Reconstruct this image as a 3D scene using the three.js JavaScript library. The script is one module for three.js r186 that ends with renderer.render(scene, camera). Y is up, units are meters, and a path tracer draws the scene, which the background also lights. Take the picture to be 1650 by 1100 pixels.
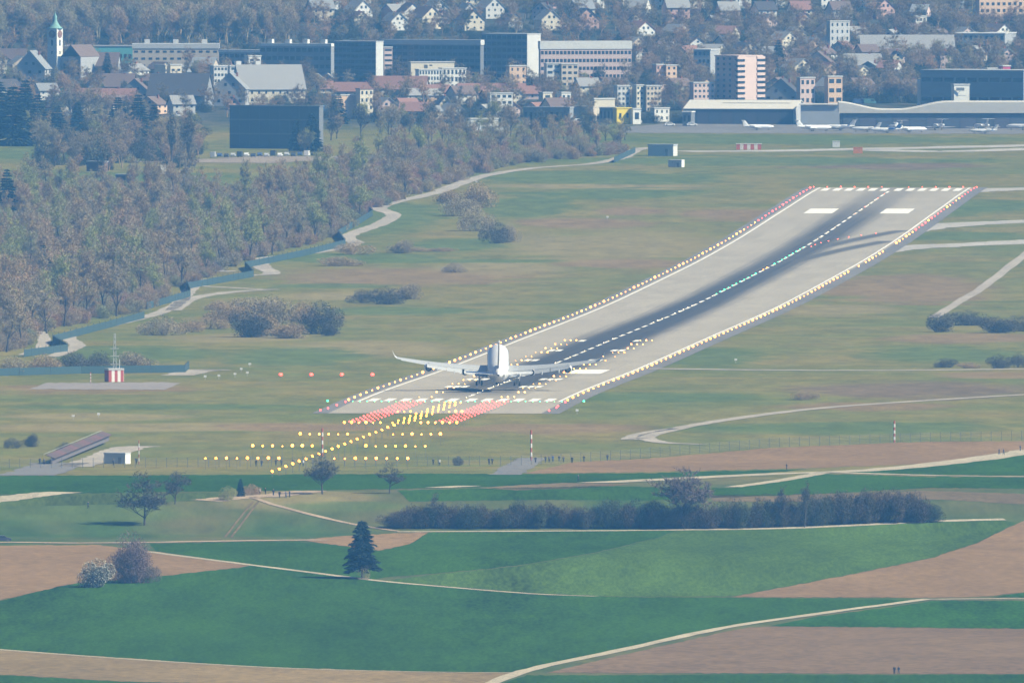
import * as THREE from 'three';
import { Sky } from 'three/addons/objects/Sky.js';
import { MarchingCubes } from 'three/addons/objects/MarchingCubes.js';
import { mergeGeometries } from 'three/addons/utils/BufferGeometryUtils.js';

// ---------- camera, sky, sun, exposure ----------
// A long lens looks down from a hill, 240 m above an airfield that starts 9 km away.
const scene = new THREE.Scene();
const FOCAL = 52464, EYE_H = 240, EYE_Z = 9250, HORIZON = -713;   // FOCAL in pixels of a 1650 x 1100 frame
const camera = new THREE.PerspectiveCamera(2 * Math.atan(550 / FOCAL) * 180 / Math.PI, 1650 / 1100, 10, 30000);
camera.position.set(0, EYE_H, EYE_Z);
const PITCH = Math.atan((550 - HORIZON) / FOCAL);
camera.rotation.x = -PITCH;
const SUN = new THREE.Vector3(0.72, 0.64, 0.24).normalize();
const sky = new Sky();
sky.name = 'sky'; sky.userData.kind = 'structure';
sky.scale.setScalar(28000);
Object.assign(sky.material.uniforms.sunPosition.value, SUN);
sky.material.uniforms.turbidity.value = 8; sky.material.uniforms.rayleigh.value = 0.7;
sky.material.uniforms.mieCoefficient.value = 0.004;
scene.add(sky);
scene.environmentIntensity = 0.1;
const sun = new THREE.DirectionalLight(new THREE.Color(1, 0.88, 0.57), 5);
sun.position.copy(SUN).multiplyScalar(4000); sun.target.position.set(0, 0, 0);
sun.castShadow = true;
Object.assign(sun.shadow.camera, { left: -4000, right: 4000, top: 4000, bottom: -4000, near: 10, far: 9000 });
scene.add(sun, sun.target);
scene.fog = new THREE.FogExp2(new THREE.Color(0.15, 0.46, 0.95), 3.1e-5);
const renderer = new THREE.WebGLRenderer({ antialias: true });
renderer.toneMapping = THREE.LinearToneMapping;
renderer.toneMappingExposure = 1.7;
renderer.shadowMap.enabled = true;

// ---------- small helpers ----------
const V = (x, y, z) => new THREE.Vector3(x, y, z);
function rng(seed) { let a = seed >>> 0; return () => { a = (a + 0x6D2B79F5) | 0; let t = Math.imul(a ^ (a >>> 15), 1 | a); t = (t + Math.imul(t ^ (t >>> 7), 61 | t)) ^ t; return ((t ^ (t >>> 14)) >>> 0) / 4294967296; }; }
const hash2 = (x, y, s) => { let h = Math.imul(x, 374761393) ^ Math.imul(y, 668265263) ^ Math.imul(s, 974634721); h = Math.imul(h ^ (h >>> 13), 1274126177); return ((h ^ (h >>> 16)) >>> 0) / 4294967296; };
function noise(x, y, s) { const i = Math.floor(x), j = Math.floor(y), a = x - i, b = y - j, u = a * a * (3 - 2 * a), v = b * b * (3 - 2 * b); return (hash2(i, j, s) * (1 - u) + hash2(i + 1, j, s) * u) * (1 - v) + (hash2(i, j + 1, s) * (1 - u) + hash2(i + 1, j + 1, s) * u) * v; }
const fbm = (x, y, s, o = 3) => { let r = 0, a = 0.5, n = 0; for (let k = 0; k < o; k++) { r += a * noise(x, y, s + k); n += a; x *= 2.1; y *= 2.1; a *= 0.5; } return r / n; };
const clamp = (x, a = 0, b = 1) => Math.min(b, Math.max(a, x)), lerp = (a, b, t) => a + (b - a) * t, sstep = (a, b, x) => { const t = clamp((x - a) / (b - a)); return t * t * (3 - 2 * t); };
const rgb = (r, g, b) => new THREE.Color().setRGB(r, g, b);
const M = (c, rough = 0.85, more = {}) => new THREE.MeshStandardMaterial({ color: Array.isArray(c) ? rgb(...c) : c, roughness: rough, ...more });
// soil, crops and worn paving have no gloss: seen almost edge-on they must not mirror the sky
const EARTH = (c, more = {}) => new THREE.MeshPhysicalMaterial({ color: rgb(...c), roughness: 1, specularIntensity: 0, ...more });
const names = {};
function numbered(n) { names[n] = (names[n] ?? -1) + 1; return names[n] ? n + '_' + String(names[n]).padStart(3, '0') : n; }
function shadow(o) { o.traverse((c) => { if (c.isMesh) { c.castShadow = true; c.receiveShadow = true; } }); }
function tag(o, label, category, group, kind) { if (label) o.userData.label = label; if (category) o.userData.category = category; if (group) o.userData.group = group; if (kind) o.userData.kind = kind; return o; }
function thing(name, label, category, group) { const o = new THREE.Group(); o.name = numbered(name); scene.add(o); return tag(o, label, category, group); }
function part(parent, name, geo, mat) { const m = new THREE.Mesh(geo, mat); m.name = name; m.castShadow = m.receiveShadow = true; parent.add(m); return m; }
function solo(name, geo, mat, label, category, group) { const m = new THREE.Mesh(geo, mat); m.name = numbered(name); m.castShadow = m.receiveShadow = true; scene.add(m); return tag(m, label, category, group); }
function structure(name, geo, mat) { const m = new THREE.Mesh(geo, mat); m.name = numbered(name); m.castShadow = m.receiveShadow = true; m.userData.kind = 'structure'; scene.add(m); return m; }
const boxCache = {};
function boxG(w, h, d, x = 0, y = 0, z = 0) { const g = new THREE.BoxGeometry(w, h, d); g.translate(x, y, z); return g; }
function unitBox() { return boxCache.u ??= new THREE.BoxGeometry(1, 1, 1); }
function bar(a, b, r, sides = 5, r2 = r) { const d = b.clone().sub(a), g = new THREE.CylinderGeometry(r2, r, d.length(), sides, 1); g.translate(0, d.length() / 2, 0); g.applyQuaternion(new THREE.Quaternion().setFromUnitVectors(V(0, 1, 0), d.normalize())); g.translate(a.x, a.y, a.z); return g; }
const merge = (list) => mergeGeometries(list.map((g) => { g = g.index ? g.toNonIndexed() : g; for (const k of Object.keys(g.attributes)) if (!['position', 'normal', 'uv'].includes(k)) g.deleteAttribute(k); if (!g.attributes.uv) g.setAttribute('uv', new THREE.BufferAttribute(new Float32Array(g.attributes.position.count * 2), 2)); return g; }));

// ---------- terrain profile: height against distance from the eye ----------
const KNOTS = [[5800, 0], [7100, 0], [7400, -0.6], [7560, -1.6], [7640, -0.6], [7700, 1.4], [7760, 1.9], [7900, 0.6], [7965, 0.1], [8000, 0.5], [8040, 3.3], [8075, 6.5], [8110, 7.4], [8200, 6.4], [8450, 2.6], [8700, 0], [8950, 0], [9240, 0], [9751, -2.6], [10113, -4], [10836, -6.4], [11300, -6.2], [11620, -5.2], [12100, -1.9], [12400, 0], [12800, 0.2], [13600, 0], [13900, 0.6], [14500, 7], [15200, 16], [15700, 27], [16500, 50], [18000, 95], [21000, 190], [26000, 330]];
function cubic(d) {
  const K = KNOTS; let i = 0; while (i < K.length - 2 && d > K[i + 1][0]) i++;
  const m = (j) => { if (j <= 0 || j >= K.length - 1) return 0; const a = (K[j][1] - K[j - 1][1]) / (K[j][0] - K[j - 1][0]), b = (K[j + 1][1] - K[j][1]) / (K[j + 1][0] - K[j][0]); return a * b <= 0 ? 0 : 2 * a * b / (a + b); };
  const h = K[i + 1][0] - K[i][0], t = clamp((d - K[i][0]) / h), t2 = t * t, t3 = t2 * t;
  return (2 * t3 - 3 * t2 + 1) * K[i][1] + (t3 - 2 * t2 + t) * h * m(i) + (-2 * t3 + 3 * t2) * K[i + 1][1] + (t3 - t2) * h * m(i + 1);
}
const LINES = [];
for (let d = 5800; d < 26000;) { LINES.push(d); d += d < 7400 ? 150 : d < 7900 ? 25 : d < 8260 ? 12 : d < 9000 ? 50 : d < 12800 ? 80 : d < 16000 ? 100 : 500; }
LINES.push(26000);
const LH = LINES.map(cubic);
function hAt(d) { let lo = 0, hi = LINES.length - 1; while (hi - lo > 1) { const m = (lo + hi) >> 1; if (LINES[m] <= d) lo = m; else hi = m; } return lerp(LH[lo], LH[hi], clamp((d - LINES[lo]) / (LINES[hi] - LINES[lo]))); }
const PX = (d) => FOCAL / d;                                   // photograph pixels per metre at distance d
function rowOf(d, h) { const a = Math.atan((EYE_H - h) / d); return 550 + FOCAL * Math.tan(a - PITCH); }
function G(px, py) {                                            // where a line of sight meets the ground: x, distance, height
  let lo = 5800, hi = 25000;
  for (let k = 0; k < 50; k++) { const m = (lo + hi) / 2; if (rowOf(m, hAt(m)) > py) lo = m; else hi = m; }
  const d = (lo + hi) / 2; return { x: (px - 825) * d / FOCAL, d, y: hAt(d), z: EYE_Z - d };
}
const at = (x, d, up = 0) => V(x, hAt(d) + up, EYE_Z - d);
function put(o, px, py, up = 0) { const g = G(px, py); o.position.set(g.x, g.y + up, g.z); return g; }

// sheets that follow the ground: a polygon in (x, distance), cut along the terrain's own lines
function sheet(poly, lift, uvScale = 1) {
  const pos = [], uv = [], idx = [];
  const dmin = Math.min(...poly.map((p) => p[1])), dmax = Math.max(...poly.map((p) => p[1]));
  const cut = (pts, lim, sign) => { const out = []; for (let i = 0; i < pts.length; i++) { const a = pts[i], b = pts[(i + 1) % pts.length], fa = sign * (a[1] - lim), fb = sign * (b[1] - lim); if (fa >= 0) out.push(a); if ((fa > 0 && fb < 0) || (fa < 0 && fb > 0)) { const t = fa / (fa - fb); out.push([lerp(a[0], b[0], t), lim]); } } return out; };
  for (let i = 0; i < LINES.length - 1; i++) {
    const a = LINES[i], b = LINES[i + 1];
    if (b <= dmin || a >= dmax) continue;
    let s = cut(cut(poly, a, 1), b, -1);
    s = s.filter((p, k) => { const q = s[(k + 1) % s.length]; return Math.hypot(p[0] - q[0], p[1] - q[1]) > 1e-4; });
    if (s.length < 3) continue;
    const c = s.map((p) => new THREE.Vector2(p[0], p[1]));
    if (THREE.ShapeUtils.area(c) < 0) { c.reverse(); }
    const base = pos.length / 3;
    for (const p of c) { const h = lerp(LH[i], LH[i + 1], (p.y - a) / (b - a)); pos.push(p.x, h + lift, EYE_Z - p.y); uv.push(p.x * uvScale, p.y * uvScale); }
    for (const f of THREE.ShapeUtils.triangulateShape(c, [])) idx.push(base + f[0], base + f[1], base + f[2]);
  }
  const g = new THREE.BufferGeometry();
  g.setAttribute('position', new THREE.Float32BufferAttribute(pos, 3)); g.setAttribute('uv', new THREE.Float32BufferAttribute(uv, 2)); g.setIndex(idx); g.computeVertexNormals();
  return g;
}
function dense(list, step = 14) { const out = []; for (let i = 0; i < list.length - 1; i++) { const [a, b] = [list[i], list[i + 1]], n = Math.max(1, Math.ceil(Math.hypot(b[0] - a[0], b[1] - a[1]) / step)); for (let k = 0; k < n; k++) out.push([lerp(a[0], b[0], k / n), lerp(a[1], b[1], k / n)]); } out.push(list[list.length - 1]); return out; }
function area(pixels) { return dense([...pixels, pixels[0]], 7).slice(0, -1).map(([x, y], i) => { const j = Math.abs(x) > 1680 ? 0 : 1; x += j * 3 * (noise(x * 0.21, y * 0.37, 61) - 0.5); y += j * 1.7 * (noise(x * 0.17, y * 0.31, 62) - 0.5); const g = G(x, y); return [g.x, g.d]; }); }
function smooth(list) { const c = new THREE.CatmullRomCurve3(list.map(([x, y]) => V(x, y, 0)), false, 'centripetal'); return c.getPoints(list.length * 8).map((p) => [p.x, p.y]); }
function ribbon(pixels, width, curved = true) {                 // a strip of ground of real width along a course
  const pts = (curved && pixels.length > 2 ? smooth(pixels) : dense(pixels)).map(([x, y]) => { const g = G(x, y); return [g.x, g.d]; });
  return ribbonW(pts, width);
}
function ribbonW(pts, width) {
  const L = [], R = [];
  pts.forEach((p, i) => { const a = pts[Math.max(0, i - 1)], b = pts[Math.min(pts.length - 1, i + 1)], dx = b[0] - a[0], dd = b[1] - a[1], l = Math.hypot(dx, dd) || 1, w = (typeof width === 'function' ? width(i / (pts.length - 1)) : width) / 2; const w2 = w * (0.78 + 0.44 * noise(i * 0.9, p[0] * 0.3, 13)), w1 = w * (0.78 + 0.44 * noise(i * 0.9, p[0] * 0.3, 14)); L.push([p[0] - dd / l * w1, p[1] + dx / l * w1]); R.push([p[0] + dd / l * w2, p[1] - dx / l * w2]); });
  return [L, R];
}
function ribbonSheet([L, R], lift) { const gs = []; for (let i = 0; i < L.length - 1; i++) { const g = sheet([L[i], L[i + 1], R[i + 1], R[i]], lift); if (g.attributes.position.count) gs.push(g); } return mergeGeometries(gs); }

// ---------- computed textures ----------
function texture(w, h, fn, srgb = true) {
  const data = new Uint8Array(w * h * 4), enc = (v) => { v = clamp(v); return Math.round(255 * (srgb ? (v <= 0.0031308 ? v * 12.92 : 1.055 * Math.pow(v, 1 / 2.4) - 0.055) : v)); };
  for (let j = 0; j < h; j++) for (let i = 0; i < w; i++) { const c = fn(i, j), k = (j * w + i) * 4; data[k] = enc(c[0]); data[k + 1] = enc(c[1]); data[k + 2] = enc(c[2]); data[k + 3] = 255; }
  const t = new THREE.DataTexture(data, w, h, THREE.RGBAFormat); t.magFilter = THREE.LinearFilter; t.minFilter = THREE.LinearFilter; t.wrapS = t.wrapT = THREE.RepeatWrapping; if (srgb) t.colorSpace = THREE.SRGBColorSpace; t.needsUpdate = true; return t;
}
// grain for crops and soil: tone that wanders in patches and drill rows
function grain(seed, contrast, sx, sy) {
  const n = 512, wrap = (f) => (i, j) => { const u = i / n, v = j / n; return lerp(lerp(f(i, j), f(i - n, j), u), lerp(f(i, j - n), f(i - n, j - n), u), v); };
  const f = wrap((i, j) => 0.45 * noise(i / 2.2, j / 2.2, seed) + 0.35 * fbm(i / 16, j / 12, seed + 9, 3) + 0.6 * fbm(i / 90, j / 60, seed + 20, 3));
  const t = texture(n, n, (i, j) => { const v = clamp(0.55 + contrast * (f(i, j) - 0.7)); return [v, v, v]; }, true);
  t.repeat.set(1 / sx, 1 / sy); return t;
}

// ---------- ground ----------
// Dry and green patches of the meadow, each where it lies: [pixel x, y, half width, half height, kind]; kinds: 0 straw, 1 brown, 2 green, 3 dark soil
const PATCH = [[650, 445, 260, 15, 1], [800, 432, 120, 10, 0], [380, 545, 120, 8, 0], [560, 476, 130, 7, 0], [430, 512, 140, 9, 1], [1000, 395, 190, 28, 0], [1010, 425, 120, 8, 1], [950, 360, 120, 8, 1], [1450, 465, 160, 26, 1], [1330, 500, 120, 10, 0], [1560, 545, 140, 9, 1], [1480, 628, 210, 14, 3], [1600, 604, 110, 7, 1], [1400, 655, 150, 8, 1], [900, 690, 170, 9, 1], [300, 688, 330, 8, 0], [150, 626, 190, 10, 1], [600, 562, 150, 14, 0], [480, 690, 160, 8, 1], [150, 672, 160, 6, 0], [1440, 268, 170, 7, 3], [1020, 340, 60, 8, 1], [950, 300, 200, 5, 0], [1200, 345, 120, 10, 1], [480, 800, 140, 12, 0],
  [600, 350, 130, 26, 2], [740, 395, 90, 10, 2], [560, 415, 180, 8, 2], [700, 420, 250, 5, 2], [960, 285, 220, 12, 2], [1000, 312, 140, 10, 2], [470, 575, 120, 16, 2], [200, 570, 160, 14, 2], [1540, 572, 150, 12, 2], [1110, 575, 130, 16, 2], [1040, 640, 190, 10, 2], [1350, 690, 300, 10, 2], [650, 500, 140, 8, 2], [540, 460, 120, 5, 2], [240, 655, 260, 6, 2], [700, 640, 0, 0, 2], [1500, 340, 120, 9, 2], [1600, 330, 100, 12, 2], [1540, 380, 130, 8, 2], [1250, 225, 420, 9, 2], [1200, 258, 420, 8, 2], [850, 330, 80, 24, 2], [180, 290, 260, 18, 2], [60, 245, 120, 15, 2], [100, 825, 260, 16, 2], [560, 815, 120, 8, 2]].filter((p) => p[2]).map(([px, py, rx, ry, k]) => { const g = G(px, py); return { x: g.x, d: g.d, a: rx / PX(g.d), b: (G(px, py - ry).d - G(px, py + ry).d) / 2, k }; });
const TONE = [[0.25, 0.20, 0.085], [0.23, 0.152, 0.075], [0.098, 0.135, 0.038], [0.165, 0.112, 0.07]];
const GX = 330, GD0 = 6400, GD1 = 16600;
const groundTex = texture(1024, 2048, (i, j) => {
  const x = (i + 0.5) / 1024 * 2 * GX - GX, d = GD0 + (j + 0.5) / 2048 * (GD1 - GD0);
  const wob = 0.8 * (fbm(x / 26, d / 120, 5, 3) - 0.5), fine = fbm(x / 5, d / 22, 31, 3) - 0.5, streak = fbm(x / 60, d / 34, 77, 3) - 0.5;
  let t = clamp(0.42 + 1.5 * wob + 1.0 * streak);                // dry against green
  let c = [lerp(0.135, 0.212, t), lerp(0.145, 0.170, t), lerp(0.036, 0.050, t)];
  const y = sstep(13500, 13900, d), fo = 1 - sstep(8230, 8480, d);
  if (fo > 0) { const u = clamp(0.35 + 1.6 * wob + 0.8 * streak); const q = [lerp(0.055, 0.15, u), lerp(0.10, 0.125, u), lerp(0.026, 0.05, u)]; c = c.map((v, k) => lerp(v, q[k], fo)); }
  for (const p of PATCH) {
    const ex = (x - p.x) / p.a + 0.55 * wob, ed = (d - p.d) / p.b + 0.9 * streak, r = ex * ex + ed * ed;
    if (r < 1.4) { const w = (1 - sstep(0.35, 1.3, r + 0.7 * fine)) * 0.8; c = c.map((v, k) => lerp(v, TONE[p.k][k], w)); }
  }
  if (y > 0) { const u = clamp(0.5 + 1.7 * fine), q = [lerp(0.05, 0.09, u), lerp(0.065, 0.08, u), lerp(0.045, 0.06, u)]; c = c.map((v, k) => lerp(v, q[k], y)); }
  const g = 1 + 0.5 * fine + 0.16 * (hash2(i, j, 3) - 0.5);
  return [c[0] * g, c[1] * g, c[2] * g];
});
groundTex.wrapS = groundTex.wrapT = THREE.MirroredRepeatWrapping;
{
  const g = sheet([[-6000, 5800], [6000, 5800], [6000, 26000], [-6000, 26000]], 0), p = g.attributes.position, uv = g.attributes.uv;
  for (let i = 0; i < p.count; i++) uv.setXY(i, (p.getX(i) + GX) / (2 * GX), (EYE_Z - p.getZ(i) - GD0) / (GD1 - GD0));
  structure('ground', g, EARTH([1, 1, 1], { map: groundTex }));
}
const T_CROP = grain(11, 0.8, 110, 1500), T_SOIL = grain(41, 0.6, 300, 1000), T_PATH = grain(71, 0.5, 40, 400), T_CONC = grain(91, 0.35, 90, 900);
const field = (c, t) => EARTH(c.map((v) => v / 0.55), { map: t });
const FM = {
  dark: field([0.034, 0.083, 0.008], T_CROP), mid: field([0.038, 0.090, 0.008], T_CROP), light: field([0.066, 0.117, 0.018], T_CROP), lush: field([0.034, 0.094, 0.007], T_CROP), olive: field([0.075, 0.105, 0.022], T_CROP),
  soil: field([0.235, 0.148, 0.070], T_SOIL), plough: field([0.175, 0.115, 0.062], T_SOIL), pale: field([0.215, 0.152, 0.070], T_SOIL), stubble: field([0.155, 0.115, 0.06], T_SOIL),
  path: EARTH([0.74, 0.64, 0.46], { map: T_PATH }), dirt: EARTH([0.66, 0.50, 0.34], { map: T_PATH }), road: EARTH([0.66, 0.58, 0.48], { map: T_PATH }), asphalt: EARTH([0.36, 0.34, 0.32], { map: T_CONC }), taxi: EARTH([0.74, 0.68, 0.60], { map: T_CONC }), gravel: EARTH([0.52, 0.42, 0.32], { map: T_PATH }),
};
for (const [name, m, pts] of [
  ['crop_field', 'dark', [[-60, 985], [0, 968], [110, 941], [260, 928], [385, 915], [402, 911], [560, 931], [620, 938], [860, 958], [1000, 962], [1200, 963], [1475, 967], [1490, 968], [1160, 1012], [1000, 1048], [840, 1083], [700, 1083], [420, 1075], [0, 1047], [-60, 1043]]],
  ['ploughed_field', 'pale', [[-60, 1043], [0, 1047], [420, 1075], [700, 1083], [840, 1084], [775, 1106], [420, 1103], [200, 1098], [0, 1087], [-60, 1084]]],
  ['crop_field', 'mid', [[-60, 1085], [0, 1088], [200, 1099], [420, 1104], [775, 1107], [650, 1230], [-60, 1230]]],
  ['ploughed_field', 'plough', [[880, 1084], [1000, 1056], [1160, 1020], [1210, 1010], [1280, 1010], [1720, 1014], [1720, 1086]]],
  ['crop_field', 'dark', [[790, 1107], [850, 1088], [1720, 1087], [1720, 1230], [680, 1230]]],
  ['crop_field', 'lush', [[1240, 1009], [1320, 993], [1490, 971], [1500, 968], [1720, 968], [1720, 1013], [1280, 1009]]],
  ['ploughed_field', 'soil', [[1180, 962], [1350, 930], [1500, 900], [1580, 873], [1640, 843], [1720, 820], [1720, 950], [1650, 954], [1590, 961], [1500, 963]]],
  ['crop_field', 'lush', [[1600, 962], [1650, 955], [1720, 951], [1720, 963]]],
  ['crop_field', 'mid', [[240, 876], [400, 873], [480, 873], [540, 879], [610, 888], [660, 878], [692, 858], [1090, 855], [1060, 866], [960, 890], [830, 912], [700, 924], [620, 930], [600, 934], [560, 929], [400, 909], [250, 888]]],
  ['crop_field', 'light', [[1092, 855], [1290, 851], [1510, 841], [1615, 838], [1638, 842], [1580, 872], [1500, 899], [1350, 929], [1180, 961], [1000, 961], [860, 956], [622, 936], [700, 925], [830, 913], [960, 891], [1060, 867]]],
  ['ploughed_field', 'soil', [[480, 870], [560, 863], [690, 857], [660, 877], [610, 887], [540, 878]]],
  ['ploughed_field', 'soil', [[-60, 882], [0, 879], [160, 878], [236, 887], [400, 911], [380, 915], [260, 928], [120, 940], [0, 966], [-60, 983]]],
  ['crop_field', 'dark', [[-60, 767], [420, 765], [700, 763], [835, 764], [1050, 762], [1240, 757], [1300, 756], [1240, 762], [960, 776], [800, 783], [640, 788], [480, 790], [400, 791], [-60, 797]]],
  ['crop_field', 'mid', [[1500, 750], [1650, 733], [1720, 724], [1720, 767], [1500, 765], [1340, 761]]],
  ['crop_field', 'olive', [[-60, 800], [380, 793], [370, 804], [200, 812], [-60, 818]]],
  ['crop_field', 'mid', [[640, 790], [960, 783], [1180, 787], [1330, 764], [1500, 768], [1720, 770], [1720, 788], [1500, 786], [1300, 797], [1050, 806], [860, 805], [660, 808]]],
  ['stubble_field', 'stubble', [[1140, 797], [1330, 796], [1500, 791], [1640, 795], [1720, 800], [1720, 814], [1640, 812], [1520, 805], [1330, 808], [1150, 808]]],
  ['dry_meadow_strip', 'stubble', [[770, 786], [900, 778], [1020, 780], [950, 786], [830, 790]]],
  ['ploughed_field', 'soil', [[845, 763], [920, 745], [1060, 738], [1240, 722], [1480, 712], [1720, 710], [1720, 716], [1640, 726], [1500, 747], [1300, 754], [1050, 760]]],
]) structure(name, sheet(area(pts), 0.05), FM[m]);
for (const [name, m, w, pts] of [
  ['farm_path', 'path', 3.4, [[760, 1115], [840, 1083], [1000, 1048], [1160, 1013], [1320, 989], [1500, 965]]],
  ['farm_path', 'path', 5, [[1490, 966], [1590, 965], [1720, 965]]],
  ['farm_path', 'path', 2.4, [[236, 889], [400, 910], [560, 930], [620, 937], [860, 957], [960, 961]]],
  ['farm_path', 'path', 2.2, [[-60, 1041], [0, 1047], [420, 1075], [700, 1083], [840, 1084]]],
  ['farm_path', 'path', 3.6, [[640, 857], [860, 856], [1100, 854], [1290, 850.5], [1510, 840], [1620, 837]]],
  ['farm_path', 'dirt', 1.8, [[405, 801], [440, 813], [560, 843], [640, 856]]],
  ['farm_path', 'dirt', 9, [[330, 807], [380, 802], [430, 799], [470, 795], [500, 791]]],
  ['farm_path', 'stubble', 0.6, [[362, 866], [385, 836], [408, 808]]], ['farm_path', 'stubble', 0.6, [[372, 866], [395, 836], [416, 808]]],
  ['farm_path', 'path', 10, [[960, 778], [1100, 771], [1240, 764], [1400, 758], [1500, 749], [1590, 738], [1720, 718]]],
  ['farm_path', 'path', 4.5, [[1180, 785], [1260, 774], [1330, 761]]],
  ['farm_path', 'path', 8, [[1330, 761], [1500, 766], [1720, 769]]],
  ['farm_path', 'path', 10, [[-60, 812], [0, 805], [50, 798], [105, 793]]],
  ['farm_path', 'path', 7, [[705, 786], [755, 783]]],
  ['farm_path', 'dirt', 10, [[-60, 876], [0, 874], [120, 875], [240, 874], [420, 871], [520, 870]]],
  ['service_road', 'road', 5, [[1720, 632], [1500, 645], [1300, 660], [1150, 680], [1080, 693], [1040, 705], [1060, 712], [1130, 716]]],
  ['service_road', 'road', 4, [[1040, 706], [1012, 708], [1030, 700], [1090, 690]]],
  ['service_road', 'road', 12, [[1045, 594], [1200, 596], [1400, 597], [1720, 594]]],
  ['service_road', 'road', 3.6, [[1505, 512], [1545, 487], [1580, 466], [1650, 412], [1720, 360]]],
  ['perimeter_road', 'road', 6, [[1090, 238], [1030, 240], [1005, 253], [960, 263], [850, 272], [770, 286], [700, 311], [618, 331], [612, 336], [634, 347], [612, 361], [572, 375], [560, 383], [575, 392]]],
  ['perimeter_road', 'road', 6, [[548, 400], [500, 408], [440, 414], [415, 420], [425, 432], [438, 440], [400, 444], [330, 452], [312, 458]]],
  ['perimeter_road', 'road', 6, [[440, 466], [360, 472], [300, 484], [280, 500]]], ['perimeter_road', 'road', 5, [[575, 391], [560, 398], [540, 402]]], ['perimeter_road', 'road', 5, [[312, 459], [300, 474], [282, 492], [250, 506], [224, 513]]], ['perimeter_road', 'road', 5, [[330, 455], [312, 459], [380, 464], [440, 467]]],
  ['perimeter_road', 'road', 5, [[228, 512], [180, 524], [112, 538], [110, 546], [124, 556], [108, 566], [80, 575]]],
  ['perimeter_road', 'road', 4, [[60, 533], [70, 545], [66, 560], [38, 572]]], ['perimeter_road', 'road', 4, [[345, 430], [352, 437], [380, 436]]],
  ['perimeter_road', 'road', 10, [[285, 605], [330, 596], [350, 597]]],
  ['access_track', 'asphalt', 8, [[815, 765], [842, 748], [860, 738]]], ['access_track', 'asphalt', 14, [[40, 766], [70, 757], [95, 746]]], ['access_track', 'road', 9, [[120, 752], [165, 736], [205, 722], [232, 719]]],
  ['taxiway', 'taxi', 34, [[1500, 310], [1570, 306], [1720, 303]]],
  ['taxiway', 'taxi', 26, [[1365, 390], [1440, 371], [1530, 362], [1650, 357], [1720, 355]]],
  ['taxiway', 'taxi', 25, [[1300, 428], [1390, 405], [1480, 398], [1600, 392], [1720, 386]]],
  ['taxiway', 'taxi', 30, [[1100, 244], [1250, 243], [1400, 240], [1720, 233]]], ['taxiway', 'taxi', 24, [[1380, 241], [1520, 244], [1720, 238]]],
  ['car_park', 'gravel', 60, [[318, 262], [380, 259], [470, 256], [520, 252]]],
]) structure(name, ribbonSheet(ribbon(pts, w), name === 'taxiway' ? 0.07 : name === 'farm_path' || name === 'service_road' ? 0.11 : 0.09), FM[m]);
structure('apron', sheet(area([[1000, 214], [1720, 216], [1720, 190], [1180, 190], [1000, 205]]), 0.06), FM.asphalt);
structure('concrete_pad', sheet(area([[45, 627], [75, 617], [260, 616], [290, 617], [265, 628]]), 0.06), EARTH([0.5, 0.44, 0.40], { map: T_CONC }));

// ---------- runway ----------
const ALPHA = Math.atan(0.0513), SA = Math.sin(ALPHA), CA = Math.cos(ALPHA), R0 = { x: -15.3, d: 9253 };
const rw = (s, o) => [R0.x + s * SA + o * CA, R0.d + s * CA - o * SA];
const rwAt = (s, o, up) => { const p = rw(s, o); return at(p[0], p[1], up); };
const rwRect = (s0, s1, o0, o1, lift) => sheet([rw(s0, o0), rw(s1, o0), rw(s1, o1), rw(s0, o1)], lift);
function rwUV(g, s0, s1, half) { const p = g.attributes.position, uv = g.attributes.uv; for (let i = 0; i < p.count; i++) { const x = p.getX(i) - R0.x, d = EYE_Z - p.getZ(i) - R0.d; uv.setXY(i, ((x * CA - d * SA) / half + 1) / 2, ((x * SA + d * CA) - s0) / (s1 - s0)); } return g; }
// concrete with the black rubber that landing wheels leave along the middle
const rubberTex = texture(256, 2048, (i, j) => {
  const o = ((i + 0.5) / 256 * 2 - 1) * 30, s = -125 + (j + 0.5) / 2048 * 3280;
  const wide = lerp(12.5, 9.8, sstep(700, 1700, s)), amount = sstep(-40, 260, s) * lerp(0.95, 0.8, sstep(900, 2600, s)) * (1 - 0.6 * sstep(2600, 3100, s));
  const streak = 0.6 * fbm(o * 1.7, s / 260, 8, 3) + 0.4 * noise(o * 4.5, s / 90, 19), edge = 1 - sstep(0.5, 1.3, Math.abs(o - 0.4) / wide + 0.5 * (streak - 0.5));
  let k = amount * edge * (0.75 + 0.5 * streak);
  for (const [s0, s1] of [[1950, 2420], [2150, 2560]]) { const t = (s - s0) / (s1 - s0), mid = 2 + 24 * t * t; if (t > 0 && t < 1) k = Math.max(k, 0.75 * (1 - sstep(1.5, 5, Math.abs(o - mid)))); }
  const slab = 0.93 + 0.10 * hash2(Math.floor(o / 7.5 + 40), Math.floor(s / 40 + 20), 5) + 0.12 * (fbm(o / 4, s / 60, 17, 3) - 0.5);
  const c = [0.375 * slab, 0.332 * slab, 0.268 * slab], r = [0.028, 0.032, 0.042]; k = clamp(k * 0.95, 0, 0.86);
  return c.map((v, n) => lerp(v, r[n], k));
});
structure('runway', rwUV(rwRect(-125, 3155, -30, 30, 0.10), -125, 3155, 30), EARTH([1, 1, 1], { map: rubberTex }));
structure('runway_shoulder', rwRect(-125, 3160, -34.5, -30, 0.08), FM.asphalt); structure('runway_shoulder', rwRect(-125, 3160, 30, 35, 0.08), FM.asphalt);
const paint = EARTH([0.80, 0.77, 0.70]);
function marking(name, list) { structure(name, mergeGeometries(list), paint); }
for (const o of [-28.6, 28.6]) structure('runway_edge_line', rwRect(0, 3150, o - 0.36, o + 0.36, 0.15), paint);
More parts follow.
